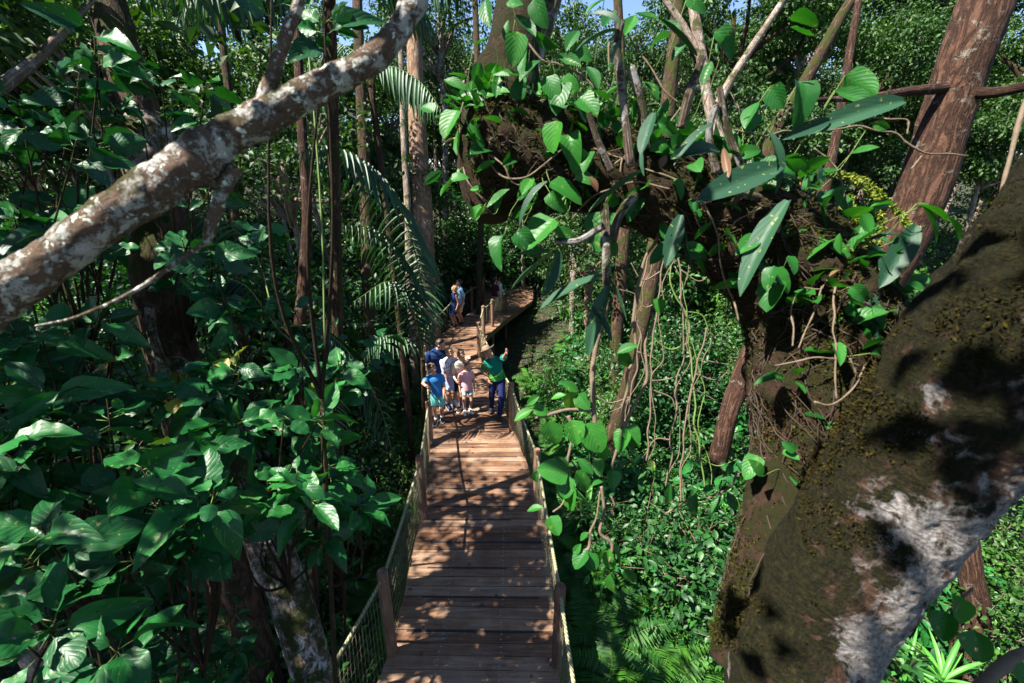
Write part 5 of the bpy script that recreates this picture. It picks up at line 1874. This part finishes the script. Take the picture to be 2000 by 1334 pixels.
# ------------------------------------------------------------------ big leaved saplings filling the left foreground
# a point of each whorl: (px, py, depth, leaf length, leaves)
def bigleaf(label, whorls, foot, size=0.24, seed=1, mat='big_leaf', stem_r=0.016, tset=None, toward=0.5, nl=7, group=None):
    global rs
    keep = rs
    rs = np.random.RandomState(seed)
    foot = np.array([foot[0], foot[1], gz(*foot)])
    root = thing('broadleaf_sapling', label, 'sapling', foot, 0, group)
    bpy.context.view_layer.update()
    tset = tset or BIG
    q, w = QM(), QM()
    pts = [at(a, b, d) for a, b, d in whorls]
    cen = np.mean(pts, axis=0)
    hub = foot * 0.22 + cen * 0.78 + np.array([0, 0, -0.25])
    A = spline([foot - (0, 0, 0.2), foot * 0.6 + hub * 0.4 + rs.normal(size=3) * 0.1, hub], 12)
    tube(w, A, np.linspace(stem_r * 1.8, stem_r, 12), 8, rough=0.1, freq=8)
    for p in pts:
        mid = (hub + p) / 2 + rs.normal(size=3) * 0.12 + np.array([0, 0, -0.05])
        S_ = spline([hub, mid, p], 12)
        tube(w, S_, np.linspace(stem_r * 0.8, stem_r * 0.25, 12), 6, rough=0.1, freq=8)
        tipd = nrm(S_[-1] - S_[-3])
        n = nl + rs.randint(-1, 3)
        for k in range(n):
            a = k * 2.4 + rs.uniform(0, 0.5)
            e1, e2 = perp(tipd)
            o = (math.cos(a) * e1 + math.sin(a) * e2)
            d = nrm(o + tipd * rs.uniform(-0.1, 0.6) + np.array([0, 0, rs.uniform(-0.45, 0.2)]))
            b = p - tipd * rs.uniform(0, 0.16)
            pet = rs.uniform(0.03, 0.07)
            tube(w, [b, b + d * pet], 0.0022, 4, m=1)
            C = nrm(np.array([0, 0, CZ]) - b)
            N = np.array([-0.15, 0, 0.8]) + C * toward + rs.normal(size=3) * 0.55
            L = size * rs.uniform(0.4, 1.15)
            q.inst(tset[rs.randint(len(tset))], frames(d[None], N[None]), (b + d * pet)[None], [L], [rs.beta(1.2, 1.6) if rs.rand() < .96 else 1.0])
    child_local(q.build('foliage', M[mat]), root)
    child_local(w.build('stem', [M['bark_dark'], M['twig_green']]), root)
    rs = keep
    return root


def grid(x0, x1, y0, y1, n, d0, d1, seed):
    r_ = np.random.RandomState(seed)
    return [(r_.uniform(x0, x1), r_.uniform(y0, y1), r_.uniform(d0, d1)) for _ in range(n)]


bigleaf('large leaved sapling filling the bottom left corner nearest the lens', grid(0, 260, 980, 1300, 11, 1.9, 2.5, 1), (-2.6, 1.2), 0.26, 11)
bigleaf('large leaved sapling above the bottom left corner, under the lichen branch', grid(-20, 250, 760, 1000, 11, 2.1, 2.8, 2), (-3.2, 1.8), 0.25, 12)
bigleaf('large leaved sapling left of the speckled trunk', grid(250, 450, 860, 1110, 13, 2.2, 2.9, 3), (-3.1, 2.4), 0.24, 13)
bigleaf('glossy sapling covering the top of the speckled trunk', grid(430, 640, 800, 980, 12, 2.6, 3.2, 4), (-3.1, 4.2), 0.21, 14, 'bright_leaf')
bigleaf('glossy sapling with its leaves nearest the left railing', grid(600, 730, 880, 1080, 9, 3.0, 3.5, 5), (-2.6, 5.0), 0.20, 15, 'bright_leaf')
bigleaf('tall dark sapling behind the twisted twigs at mid left', grid(200, 480, 640, 850, 13, 3.0, 3.8, 6), (-3.6, 3.2), 0.25, 16)
bigleaf('sapling with single upright leaf between the green vine and the palm', grid(500, 680, 700, 860, 9, 3.0, 3.8, 7), (-3.3, 4.8), 0.22, 17, 'bright_leaf')
bigleaf('dark sapling at the left edge behind the lichen branch', grid(-60, 200, 600, 800, 9, 2.8, 3.6, 8), (-4.4, 3.0), 0.26, 18)
bigleaf('tall dark sapling in the shade under the middle of the lichen branch', grid(330, 520, 440, 640, 10, 3.4, 4.2, 9), (-3.4, 4.4), 0.24, 19)
bigleaf('small glossy sapling at the foot of the speckled trunk', grid(330, 500, 1190, 1330, 11, 3.2, 3.7, 10), (-2.7, 2.4), 0.15, 20)
bigleaf('low dark sapling at the bottom edge left of the speckled trunk', grid(120, 360, 1240, 1400, 9, 2.6, 3.2, 21), (-2.6, 1.9), 0.2, 21)
bigleaf('shaded large leaved tree shoot in the top left corner', grid(-20, 230, 60, 330, 12, 2.8, 3.8, 22), (-4.6, 3.4), 0.26, 22, toward=0.8)
bigleaf('shaded climber leaves over the trunk at upper left', grid(140, 420, 120, 400, 11, 3.3, 4.1, 23), (-3.6, 3.9), 0.22, 23, toward=0.9)
bigleaf('broad leaves hanging at the top edge beside the upper side twig', [(530, -30, 2.0), (630, -10, 2.0), (640, 30, 2.1)], (-2.0, 2.6), 0.2, 24, toward=1.2, nl=4)
bigleaf('dark sapling under the lichen branch at the left edge', grid(-20, 240, 330, 560, 12, 3.0, 4.0, 25), (-4.8, 3.8), 0.26, 25, toward=0.7)
bigleaf('shady sapling among the palm fronds above the left railing', grid(520, 760, 560, 720, 11, 4.2, 5.2, 26), (-3.0, 5.6), 0.22, 26)

# ------------------------------------------------------------------ palms
def palm(label, foot, crown_pt, fronds, stem_r=0.05, group=None, ll=0.55):
    foot = np.array([foot[0], foot[1], gz(*foot)])
    root = thing('palm', label, 'palm', foot, 0, group)
    bpy.context.view_layer.update()
    c = np.array(crown_pt)
    q = QM()
    tube(q, spline([foot - (0, 0, .2), (foot + c) / 2 + (0.05, 0.05, 0), c], 16), np.linspace(stem_r * 1.2, stem_r, 16), 12, rough=0.04, freq=6)
    child_local(q.build('stem', M['bark_dark']), root)
    for f in fronds:
        q = QM()
        P = spline(f['p'], 26)
        P[0:1] = P[0:1]
        tube(q, P, np.linspace(0.010, 0.003, 26), 6, m=1)
        npair = int(f.get('n', 30) * 0.85)
        t = np.linspace(f.get('lo', 0.2), 0.99, npair) * 25
        i0 = np.minimum(t.astype(int), 24)
        C = P[i0] * (1 - (t - i0))[:, None] + P[i0 + 1] * (t - i0)[:, None]
        T = nrmr(P[i0 + 1] - P[i0])
        sv = nrmr(np.cross(T, (0, 0, 1.0)))
        tt = np.linspace(0, 1, npair)
        w = np.clip(np.sin(PI * (tt * 0.78 + 0.16)), 0.2, 1)
        L = f.get('ll', ll) * w
        for s in (-1, 1):
            D = sv * s * 0.9 + T * 0.55 + np.array([0, 0, -f.get('hang', 0.7)]) + rs.normal(size=C.shape) * 0.07
            N = np.array([0, -0.3, 1.0]) + sv * s * 0.3 + rs.normal(size=C.shape) * 0.12
            q.inst(PALM[0], frames(D, N), C, np.stack([L * 1.15, L, L], 1), rs.uniform(0, 0.9, len(C)))
        child_local(q.build('frond', [M['palm'], M['twig_green']]), root)
    return root


def pf(*pp, **k):
    d = dict(p=[at(*p) for p in pp])
    d.update(k)
    return d


palm('arching feather palm at the centre left whose longest frond droops beside the family', (-2.3, 9.6), at(826, 700, 9.9),
     [pf((826, 700, 9.8), (826, 600, 9.2), (812, 500, 8.4), (775, 395, 7.6), (720, 320, 6.9), (640, 285, 6.3), (575, 300, 5.9), n=44, ll=0.85, hang=1.1, lo=0.12),
      pf((826, 700, 9.8), (815, 620, 9.2), (790, 520, 8.5), (740, 450, 7.8), (660, 440, 7.2), n=34, ll=0.75, hang=1.0, lo=0.12),
      pf((826, 700, 9.8), (815, 640, 9.3), (790, 570, 8.8), (755, 550, 8.3), (690, 590, 8.0), n=30, ll=0.7, hang=0.7, lo=0.12),
      pf((826, 700, 9.8), (828, 610, 9.6), (824, 530, 9.4), (800, 450, 9.4), n=26, ll=0.6, hang=0.9),
      pf((826, 700, 9.8), (790, 660, 9.2), (740, 660, 8.8), (700, 700, 8.6), n=26, ll=0.55, hang=0.6)])
palm('feather palm reaching down over the ferns left of the railing', (-2.9, 4.6), at(560, 640, 4.6),
     [pf((540, 640, 4.6), (620, 640, 4.7), (690, 700, 4.8), (740, 790, 4.9), (765, 880, 5.0), n=30, ll=0.42, hang=0.3),
      pf((540, 640, 4.6), (600, 700, 4.5), (640, 780, 4.5), (660, 860, 4.5), n=24, ll=0.40, hang=0.3),
      pf((540, 640, 4.6), (480, 560, 4.5), (420, 550, 4.4), (370, 600, 4.3), n=26, ll=0.55, hang=0.9),
      pf((540, 640, 4.6), (500, 500, 4.8), (430, 430, 4.8), (350, 430, 4.8), n=26, ll=0.5, hang=0.7)])
palm('tall palm whose fronds hang from the top edge left of centre', (-2.9, 5.4), at(640, -160, 5.4),
     [pf((640, -160, 5.2), (560, -120, 4.9), (460, -60, 4.6), (360, 0, 4.3), n=32, ll=0.75, hang=1.2, lo=0.1),
      pf((640, -160, 5.2), (520, -160, 4.9), (380, -110, 4.6), (230, -20, 4.4), n=34, ll=0.75, hang=1.2, lo=0.1),
      pf((640, -160, 5.2), (480, -200, 5.0), (300, -160, 4.8), (100, -60, 4.6), n=34, ll=0.75, hang=1.2, lo=0.1),
      pf((640, -160, 5.2), (560, -160, 5.4), (420, -60, 5.7), (330, 60, 6.0), n=32, ll=0.7, hang=1.1, lo=0.1),
      pf((640, -160, 5.2), (760, -160, 5.2), (850, -110, 5.0), (900, -30, 4.9), n=30, ll=0.8, hang=1.3, lo=0.1),
      pf((640, -160, 5.2), (720, -100, 5.5), (800, -20, 5.8), (850, 70, 6.2), n=28, ll=0.65, hang=1.1, lo=0.1)], 0.07)
palm('palm with short fronds hanging in front of the tan trunk', (-2.3, 9.0), at(720, 130, 8.6),
     [pf((715, 160, 8.6), (760, 130, 8.4), (820, 160, 8.2), (862, 215, 8.0), n=24, ll=0.75, hang=1.2),
      pf((715, 160, 8.6), (740, 130, 8.9), (790, 145, 9.2), (850, 190, 9.5), n=24, ll=0.7, hang=1.2),
      pf((715, 160, 8.6), (680, 130, 8.5), (640, 150, 8.4), (600, 210, 8.3), n=24, ll=0.65, hang=1.2),
      pf((715, 160, 8.6), (700, 110, 9.0), (660, 90, 9.6), (610, 130, 10.2), n=22, ll=0.6, hang=1.0)], 0.06)

# ------------------------------------------------------------------ undergrowth, copied plant by plant
def side_of(x, y):
    l, r = deck_x(y)
    return 'left' if x < (l + r) / 2 else 'right'


def proto(name, cat, parts):
    root = thing(name, name.replace('_', ' '), cat)
    for nm, qm, mats in parts:
        qm.build(nm, mats, root)
    return root


def to_px(p):
    v = np.asarray(p, float) - (0, 0, CZ)
    d = v[1] * CS - v[2] * SN
    if d < 0.2:
        return None
    return 1000 + FPX * v[0] / d, 667 - FPX * (v[1] * SN + v[2] * CS) / d, d


KEEP = [(640, 812, 862, 1000), (700, 818, 850, 1004), (870, 812, 1020, 0), (1014, 806, 1070, 0), (1334, 700, 1100, 0)]


def hides_walk(x, y, h, r_):
    """would a plant of this height and radius stand between the lens and the walkway or its people?"""
    g = gz(x, y)
    if -5.4 < x < -1.2 and 7.0 < y < 10.0 and h > 2.5:
        return True
    for f in (0.15, 0.4, 0.6, 0.85, 1.05):
        for s in (-1, -0.5, 0, 0.5, 1):
            p = to_px((x + s * r_, y, g + h * f))
            if p is None:
                continue
            px, py, d = p
            if 640 < py < 1334:
                lo = np.interp(py, [640, 700, 860, 1014, 1276, 1334], [850, 820, 818, 806, 742, 690])
                hi = np.interp(py, [640, 700, 860, 1014, 1276, 1334], [960, 1000, 1012, 1066, 1098, 1100])
                if lo < px < hi and d < onz(px, min(py, 1330))[1] * 1.05 + 1.5:
                    return True
            if 525 < py <= 690 and 865 < px < 1055 and y < 22:
                return True
    return False


def scatter(protos, pts, label, group, sc=(0.8, 1.25), sink=0.0, used=None, tilt=0.12, size=(0.7, 0.5)):
    out = []
    for (x, y) in pts:
        p = protos[rs.randint(len(protos))]
        s0 = rs.uniform(*sc)
        if size and hides_walk(x, y, size[0] * s0, size[1] * s0):
            continue
        side = side_of(x, y)
        lab = label(x, y) if callable(label) else label
        grp = group(x, y) if callable(group) else group
        loc = (x, y, gz(x, y) - sink)
        out.append(dup(p, loc, rs.uniform(0, 2 * PI), s0, lab, grp, (rs.normal() * tilt, rs.normal() * tilt)))
    return out


def kill(protos):
    for p in protos:
        for c in list(p.children_recursive):
            bpy.data.objects.remove(c)
        bpy.data.objects.remove(p)


def pts_in(n, x0, x1, y0, y1, mind=0.4, pad=0.3, cond=None, tries=60):
    out = []
    for _ in range(n * tries):
        if len(out) >= n:
            break
        x, y = rs.uniform(x0, x1), rs.uniform(y0, y1)
        if on_deck(x, y, pad) or (cond and not cond(x, y)):
            continue
        if any((x - a) ** 2 + (y - b) ** 2 < mind ** 2 for a, b in out):
            continue
        out.append((x, y))
    return out


# ferns
fp = []
for k in range(4):
    q = fern_q(40 + k, 11 + k, 0.8 + 0.1 * k, 26, 0.20)
    fp.append(proto('fern', 'fern', [('fronds', q, [M['fern'], M['twig_green']])]))


def flab(x, y):
    s = side_of(x, y)
    if y < 6:
        return 'green fern among the plants close beside the near %s railing' % s
    return 'green fern on the shaded ground %s of the walkway' % s


def fgrp(x, y):
    return ('ferns by the near %s railing' if y < 6 else 'ferns on the ground %s of the walkway') % side_of(x, y)


scatter(fp, pts_in(95, 0.7, 4.8, 2.6, 7, 0.40, 0.45), flab, fgrp, (0.9, 1.7), size=(0.6, 0.4))
scatter(fp, pts_in(75, 0.6, 7.0, 6, 20, 0.55, 0.35), flab, fgrp, (0.9, 1.5), size=(0.6, 0.4))
scatter(fp, pts_in(34, -4.0, -1.5, 3.0, 6, 0.35, 0.35), flab, fgrp, (0.6, 1.1))
scatter(fp, pts_in(60, -4.5, -1.0, 6, 13, 0.42, 0.35), flab, fgrp, (0.7, 1.2))
scatter(fp, [(0.95 + 0.1 * math.sin(y * 7), y) for y in np.arange(3.0, 12, 0.55)], flab, fgrp, (0.7, 1.0))
scatter(fp, [(deck_x(y)[0] - 0.75 + 0.1 * math.sin(y * 5), y) for y in np.arange(4.3, 13, 0.6)], flab, fgrp, (0.8, 1.15))
kill(fp)

# leafy shrubs of three looks
sp1 = []
for k in range(3):
    q, w = shrub_q(60 + k, 1.3, 9, 0.085, MID, 20, spread=0.55)
    sp1.append(proto('leafy_shrub', 'shrub', [('foliage', q, [M['shrub_leaf']]), ('stems', w, [M['twig']])]))
sp2 = []
for k in range(3):
    q, w = shrub_q(70 + k, 1.7, 10, 0.13, MID, 15, spread=0.5, twig=0.014)
    sp2.append(proto('leafy_shrub', 'shrub', [('foliage', q, [M['shrub_leaf2']]), ('stems', w, [M['twig']])]))
sp4 = []
for k in range(3):
    q, w = shrub_q(75 + k, 1.5, 7, 0.26, MID + [BIG[0]], 5, spread=0.5, twig=0.012)
    sp4.append(proto('broad_leaved_shrub', 'shrub', [('foliage', q, [M['bright_leaf']]), ('stems', w, [M['twig']])]))
sp3 = []
for k in range(3):
    q, w = shrub_q(80 + k, 3.4, 13, 0.13, MID, 34, spread=0.42, twig=0.022)
    sp3.append(proto('young_tree', 'young tree', [('crown', q, [M['shrub_leaf']]), ('trunk', w, [M['bark_pale']])]))
for k in range(2):
    q, w = shrub_q(90 + k, 4.4, 14, 0.17, MID, 34, spread=0.40, twig=0.026)
    sp3.append(proto('young_tree', 'young tree', [('crown', q, [M['shrub_leaf2']]), ('trunk', w, [M['bark_dark']])]))


def near_or_far(a, b, lim=9):
    return lambda x, y: (a if y < lim else b) % side_of(x, y)


scatter(sp2, pts_in(7, 2.4, 4.6, 4.6, 6.6, 0.6, 0.7), near_or_far('low shrub with small bright leaves near the ferns %s of the walkway', 'low bright shrub farther along the %s side of the walkway'),
        near_or_far('low bright shrubs near on the %s', 'low bright shrubs farther on the %s'), (0.8, 1.4), size=(1.2, 1.0))
scatter(sp4, pts_in(40, 1.7, 8.0, 5.0, 17, 0.75, 0.7), near_or_far('large leaved shrub among the small leaved ones %s of the walkway', 'large leaved shrub farther along the %s side of the walkway'),
        near_or_far('large leaved shrubs near on the %s', 'large leaved shrubs farther on the %s'), (0.7, 1.2), size=(1.5, 1.1))
scatter(sp1, pts_in(42, 1.5, 8.0, 6.3, 17, 0.7, 0.7), near_or_far('low shrub with small bright leaves near the ferns %s of the walkway', 'low bright shrub farther along the %s side of the walkway'),
        near_or_far('low bright shrubs near on the %s', 'low bright shrubs farther on the %s'), (0.6, 1.15), size=(1.2, 1.0))
scatter(sp2, pts_in(40, 1.8, 8.0, 6.8, 17, 0.75, 1.0), near_or_far('blue green shrub standing above the ferns %s of the walkway', 'blue green shrub farther along the %s side of the walkway'),
        near_or_far('blue green shrubs near on the %s', 'blue green shrubs farther on the %s'), (0.6, 1.1), size=(1.6, 1.15))
scatter(sp1, pts_in(34, -5.5, -1.4, 6, 15, 0.6, 0.5), near_or_far('low shrub with small bright leaves near the ferns %s of the walkway', 'low bright shrub farther along the %s side of the walkway'),
        near_or_far('low bright shrubs near on the %s', 'low bright shrubs farther on the %s'), (0.7, 1.2), size=(1.2, 1.0))
scatter(sp2, pts_in(34, -6.5, -2.0, 3.5, 15, 0.8, 0.9), near_or_far('blue green shrub standing above the ferns %s of the walkway', 'blue green shrub farther along the %s side of the walkway'),
        near_or_far('blue green shrubs near on the %s', 'blue green shrubs farther on the %s'), (0.8, 1.4), size=(1.6, 1.15))
scatter(sp1 + sp2, pts_in(70, -10, 12, 13, 24, 1.1, 0.8), lambda x, y: 'shrub in the thicket beyond the guide, %s of the far walkway' % side_of(x, y),
        lambda x, y: 'far thicket shrubs on the %s' % side_of(x, y), (0.9, 1.6), size=(1.6, 1.15))
ytl = lambda x, y: ('young tree in the thicket %s of the walkway within reach of the family' if y < 12 else 'young tree in the far thicket %s of the walkway beyond the family') % side_of(x, y)
ytg = lambda x, y: ('nearer young trees on the %s' if y < 12 else 'far young trees on the %s') % side_of(x, y)
scatter(sp3, pts_in(20, 2.8, 12, 9.5, 15, 1.3, 1.5), ytl, ytg, (0.55, 0.9), size=(4, 2.2))
scatter(sp3, pts_in(22, -12, -3.0, 5, 13, 1.3, 1.3), ytl, ytg, (0.9, 1.4), size=(4, 2.2))
scatter(sp3, pts_in(46, -16, 16, 14, 27, 1.7, 1.5), ytl, ytg, (0.9, 1.6), size=(4, 2.2))
scatter(sp3, pts_in(6, 6.5, 11, 3.0, 8, 1.4, 1.5), ytl, ytg, (0.6, 0.9), size=(4, 2.2))
kill(sp1 + sp2 + sp3 + sp4)

q = QM()
n = 130
P = []
for k in range(n):
    y = rs.uniform(3.0, 16)
    l, r = deck_x(y)
    x = (l + rs.beta(0.5, 1.2) * (r - l)) if k % 2 else (r - rs.beta(0.5, 1.2) * (r - l))
    P.append((x, y, 0.008 + np.interp(y, [0, 11, 14, 18], [0, 0, -.05, -.35])))
q.inst(leaf_tpl(4, 1, w_ell, 0.25, 0.4, 0, 1, 0.5), frames(rs.normal(size=(n, 3)) * (1, 1, .1), rnorm(n, .2)), P, rs.uniform(.03, .085, n), rs.uniform(0, 1, n))
tag(q.build('fallen_leaves', M['brown_leaf']), kind='stuff')

# strap leaved rosettes
dp = []
for k in range(2):
    q = QM()
    n = 26
    az = rs.uniform(0, 2 * PI, n)
    el = rs.uniform(0.1, 1.3, n)
    D = np.stack([np.cos(az) * np.cos(el), np.sin(az) * np.cos(el), np.sin(el)], 1)
    q.inst(STRAP[0], frames(D, np.tile((0, 0, 1.0), (n, 1)) + rs.normal(size=(n, 3)) * .1), np.tile((0, 0, 0.55), (n, 1)), rs.uniform(0.35, 0.6, n), rs.uniform(0, 1, n))
    w = QM()
    tube(w, [(0, 0, -.1), (0.02, 0, .3), (0, 0, .58)], 0.014, 7)
    dp.append(proto('dracaena', 'plant', [('leaves', q, [M['strap']]), ('stem', w, [M['twig']])]))
locs = [(onz(1410, 1010, -0.9), 'dracaena with long bright strap leaves before the forked trunk'), (onz(1760, 1330, -1.2), 'bright strap leaved plant at the bottom edge right of the forked trunk'),
        (onz(1830, 1350, -1.2), 'strap leaved plant at the bottom edge, nearer the lower right corner'), (onz(1150, 1010, -1.1), 'strap leaved plant under the hanging vine spray')]
for p, lab in locs:
    dup(dp[rs.randint(2)], (p[0], p[1], p[2] - 0.5), rs.uniform(0, 6), 1.2, lab)
kill(dp)

# ------------------------------------------------------------------ canopy trees
def tree_proto(seed, h, rx, rz, ncl, size, bark, leafm, r0=0.2, nl=26, clr=0.5):
    q, w = crown(rx, rz, ncl, nl, size, SMALL, h, seed, clr, 11, r0)
    t = trunk_q(h, r0, r0 * 0.45, 0.5, 12, 0.06, seed)
    root = thing('forest_tree', 'forest tree', 'tree')
    t.build('trunk', bark, root)
    co = q.build('crown', leafm, root)
    w.build('limbs', bark, co)
    return root, q, w, t


TP = []
TQ = []
for k, (h, rx, rz, bark) in enumerate([(9.5, 2.6, 2.2, 'bark_pale'), (11.5, 3.0, 2.8, 'bark_dark'), (7.5, 2.2, 2.6, 'bark_tan'), (13, 3.2, 3.0, 'bark_peel')]):
    r_, q, w, t = tree_proto(100 + k, h, rx, rz, 300, 0.17, M[bark], M['canopy'], 0.13 + 0.03 * k)
    TP.append(r_)
    TQ.append((q, w, t))


def tlab(x, y):
    if y < 13:
        return 'tall canopy tree added for shade %s of the walkway' % side_of(x, y)
    return 'forest tree with open crown in the background %s of the walkway' % side_of(x, y)


def tgrp(x, y):
    return ('canopy trees added for shade on the %s' if y < 13 else 'background forest trees on the %s') % side_of(x, y)


def not_view(x, y):
    return not (-1.5 < x < 2.2)


# overhead canopy added for shade: its crowns, above the frame, dapple the walkway
over = pts_in(11, -14.5, -9.8, -6, 12, 2.8, 1.5) + pts_in(4, 4.5, 10, -6, 1, 2.8, 1.5)
SPR = []  # added trees with crowns thinned to let broken sun through
for k, (h, rx) in enumerate([(9.0, 3.2), (10.5, 3.6)]):
    SPR.append(tree_proto(130 + k, h, rx, 2.0, 92, 0.19, M['bark_pale'], M['canopy'], 0.14, 22, 0.5)[0])
scatter(SPR, [(-7.1, -0.9), (-6.8, 2.0), (-8.8, 4.4), (-5.4, 11.6)], tlab, tgrp, (0.8, 0.95), tilt=0.02, size=None)
scatter(SPR[:1], [(-4.3, 2.8)], tlab, tgrp, (1.0, 1.0), tilt=0.02, size=None)  # added to break up the sun on the right undergrowth
scatter(SPR[:1], [(-2.4, -1.0)], tlab, tgrp, (1.0, 1.0), tilt=0.02, size=None)  # added to throw dappled shade on the leaning trunk
scatter(TP[:2], [(-9.6, 0.6), (-9.4, 4.2), (-9.9, -3.0)], tlab, tgrp, (0.95, 1.05), tilt=0.02, size=None)  # dense crowns added to darken the left foreground
scatter(TP[:2] + TP[3:], over, tlab, tgrp, (0.85, 1.15), tilt=0.03, size=None)
mid_ = pts_in(44, -20, 20, 13.5, 27, 2.2, 1.8, lambda x, y: not (-3.0 < x < 0.8 and y < 22))
scatter(TP, mid_, tlab, tgrp, (0.7, 1.15), tilt=0.04, size=(4, .6))
kill(TP + SPR)

# ------------------------------------------------------------------ the far wood, one mass
q, w = QM(), QM()
nn = 0
for k in range(185):
    a = rs.uniform(-0.95, 0.95)
    r_ = rs.uniform(27, 62)
    if k > 150:
        a, r_ = (rs.uniform(-0.14, 0.04) if k % 3 == 0 else rs.uniform(0.1, 0.75)), rs.uniform(27, 38)
    x, y = math.sin(a) * r_, math.cos(a) * r_
    tq_, tw, tt = TQ[rs.randint(4)]
    c, s = math.cos(a * 7), math.sin(a * 7)
    R = np.array([[c, -s, 0], [s, c, 0], [0, 0, 1.0]])
    sc = rs.uniform(0.7, 1.25)
    loc = (x, y, gz(x, y) - rs.uniform(0, 3.5))
    q.merge(tq_, R, loc, sc, rs.uniform(-.35, .25))
    w.merge(tw, R, loc, sc)
    w.merge(tt, R, loc, sc)
    nn += 1
# thicket at the feet of the far trees
for k in range(1500):
    a = rs.uniform(-0.95, 0.95)
    r_ = rs.uniform(25, 45)
    c = np.array([math.sin(a) * r_, math.cos(a) * r_, 0])
    c[2] = gz(c[0], c[1]) + rs.uniform(0.2, 5.5)
    leafy_cluster(q, c, 90, 1.1, 0.17, SMALL, 0, 0.6, 0.6, -0.1, 0.8)
far = q.build('distant_forest', M['canopy'])
tag(far, kind='stuff')
tag(w.build('distant_forest_trunks', M['bark_pale']), kind='stuff')

# low ground cover
q = QM()
for k in range(2600):
    x, y = rs.uniform(-9, 10), rs.uniform(1.5, 24)
    if on_deck(x, y, 0.2):
        continue
    leafy_cluster(q, (x, y, gz(x, y) + rs.uniform(0.05, 0.22)), 12, 0.22, rs.uniform(0.05, 0.11), SMALL, 0, 0.5, 0.5, 0.1, 0.4)
tag(q.build('ground_cover', M['shrub_leaf']), kind='stuff')
q = QM()
n = 16000
P = np.stack([rs.uniform(-9, 9, n), rs.uniform(1, 22, n), np.zeros(n)], 1)
P = np.array([p for p in P if not on_deck(p[0], p[1], 0.0)])
P[:, 2] = [gz(a, b) + 0.03 for a, b, _ in P]
n = len(P)
q.inst(SMALL[0], frames(rs.normal(size=(n, 3)) * (1, 1, .2), rnorm(n, .3)), P, rs.uniform(.05, .13, n), rs.uniform(0, 1, n))
tag(q.build('leaf_litter', M['brown_leaf']), kind='stuff')
print('done', len(bpy.data.objects))
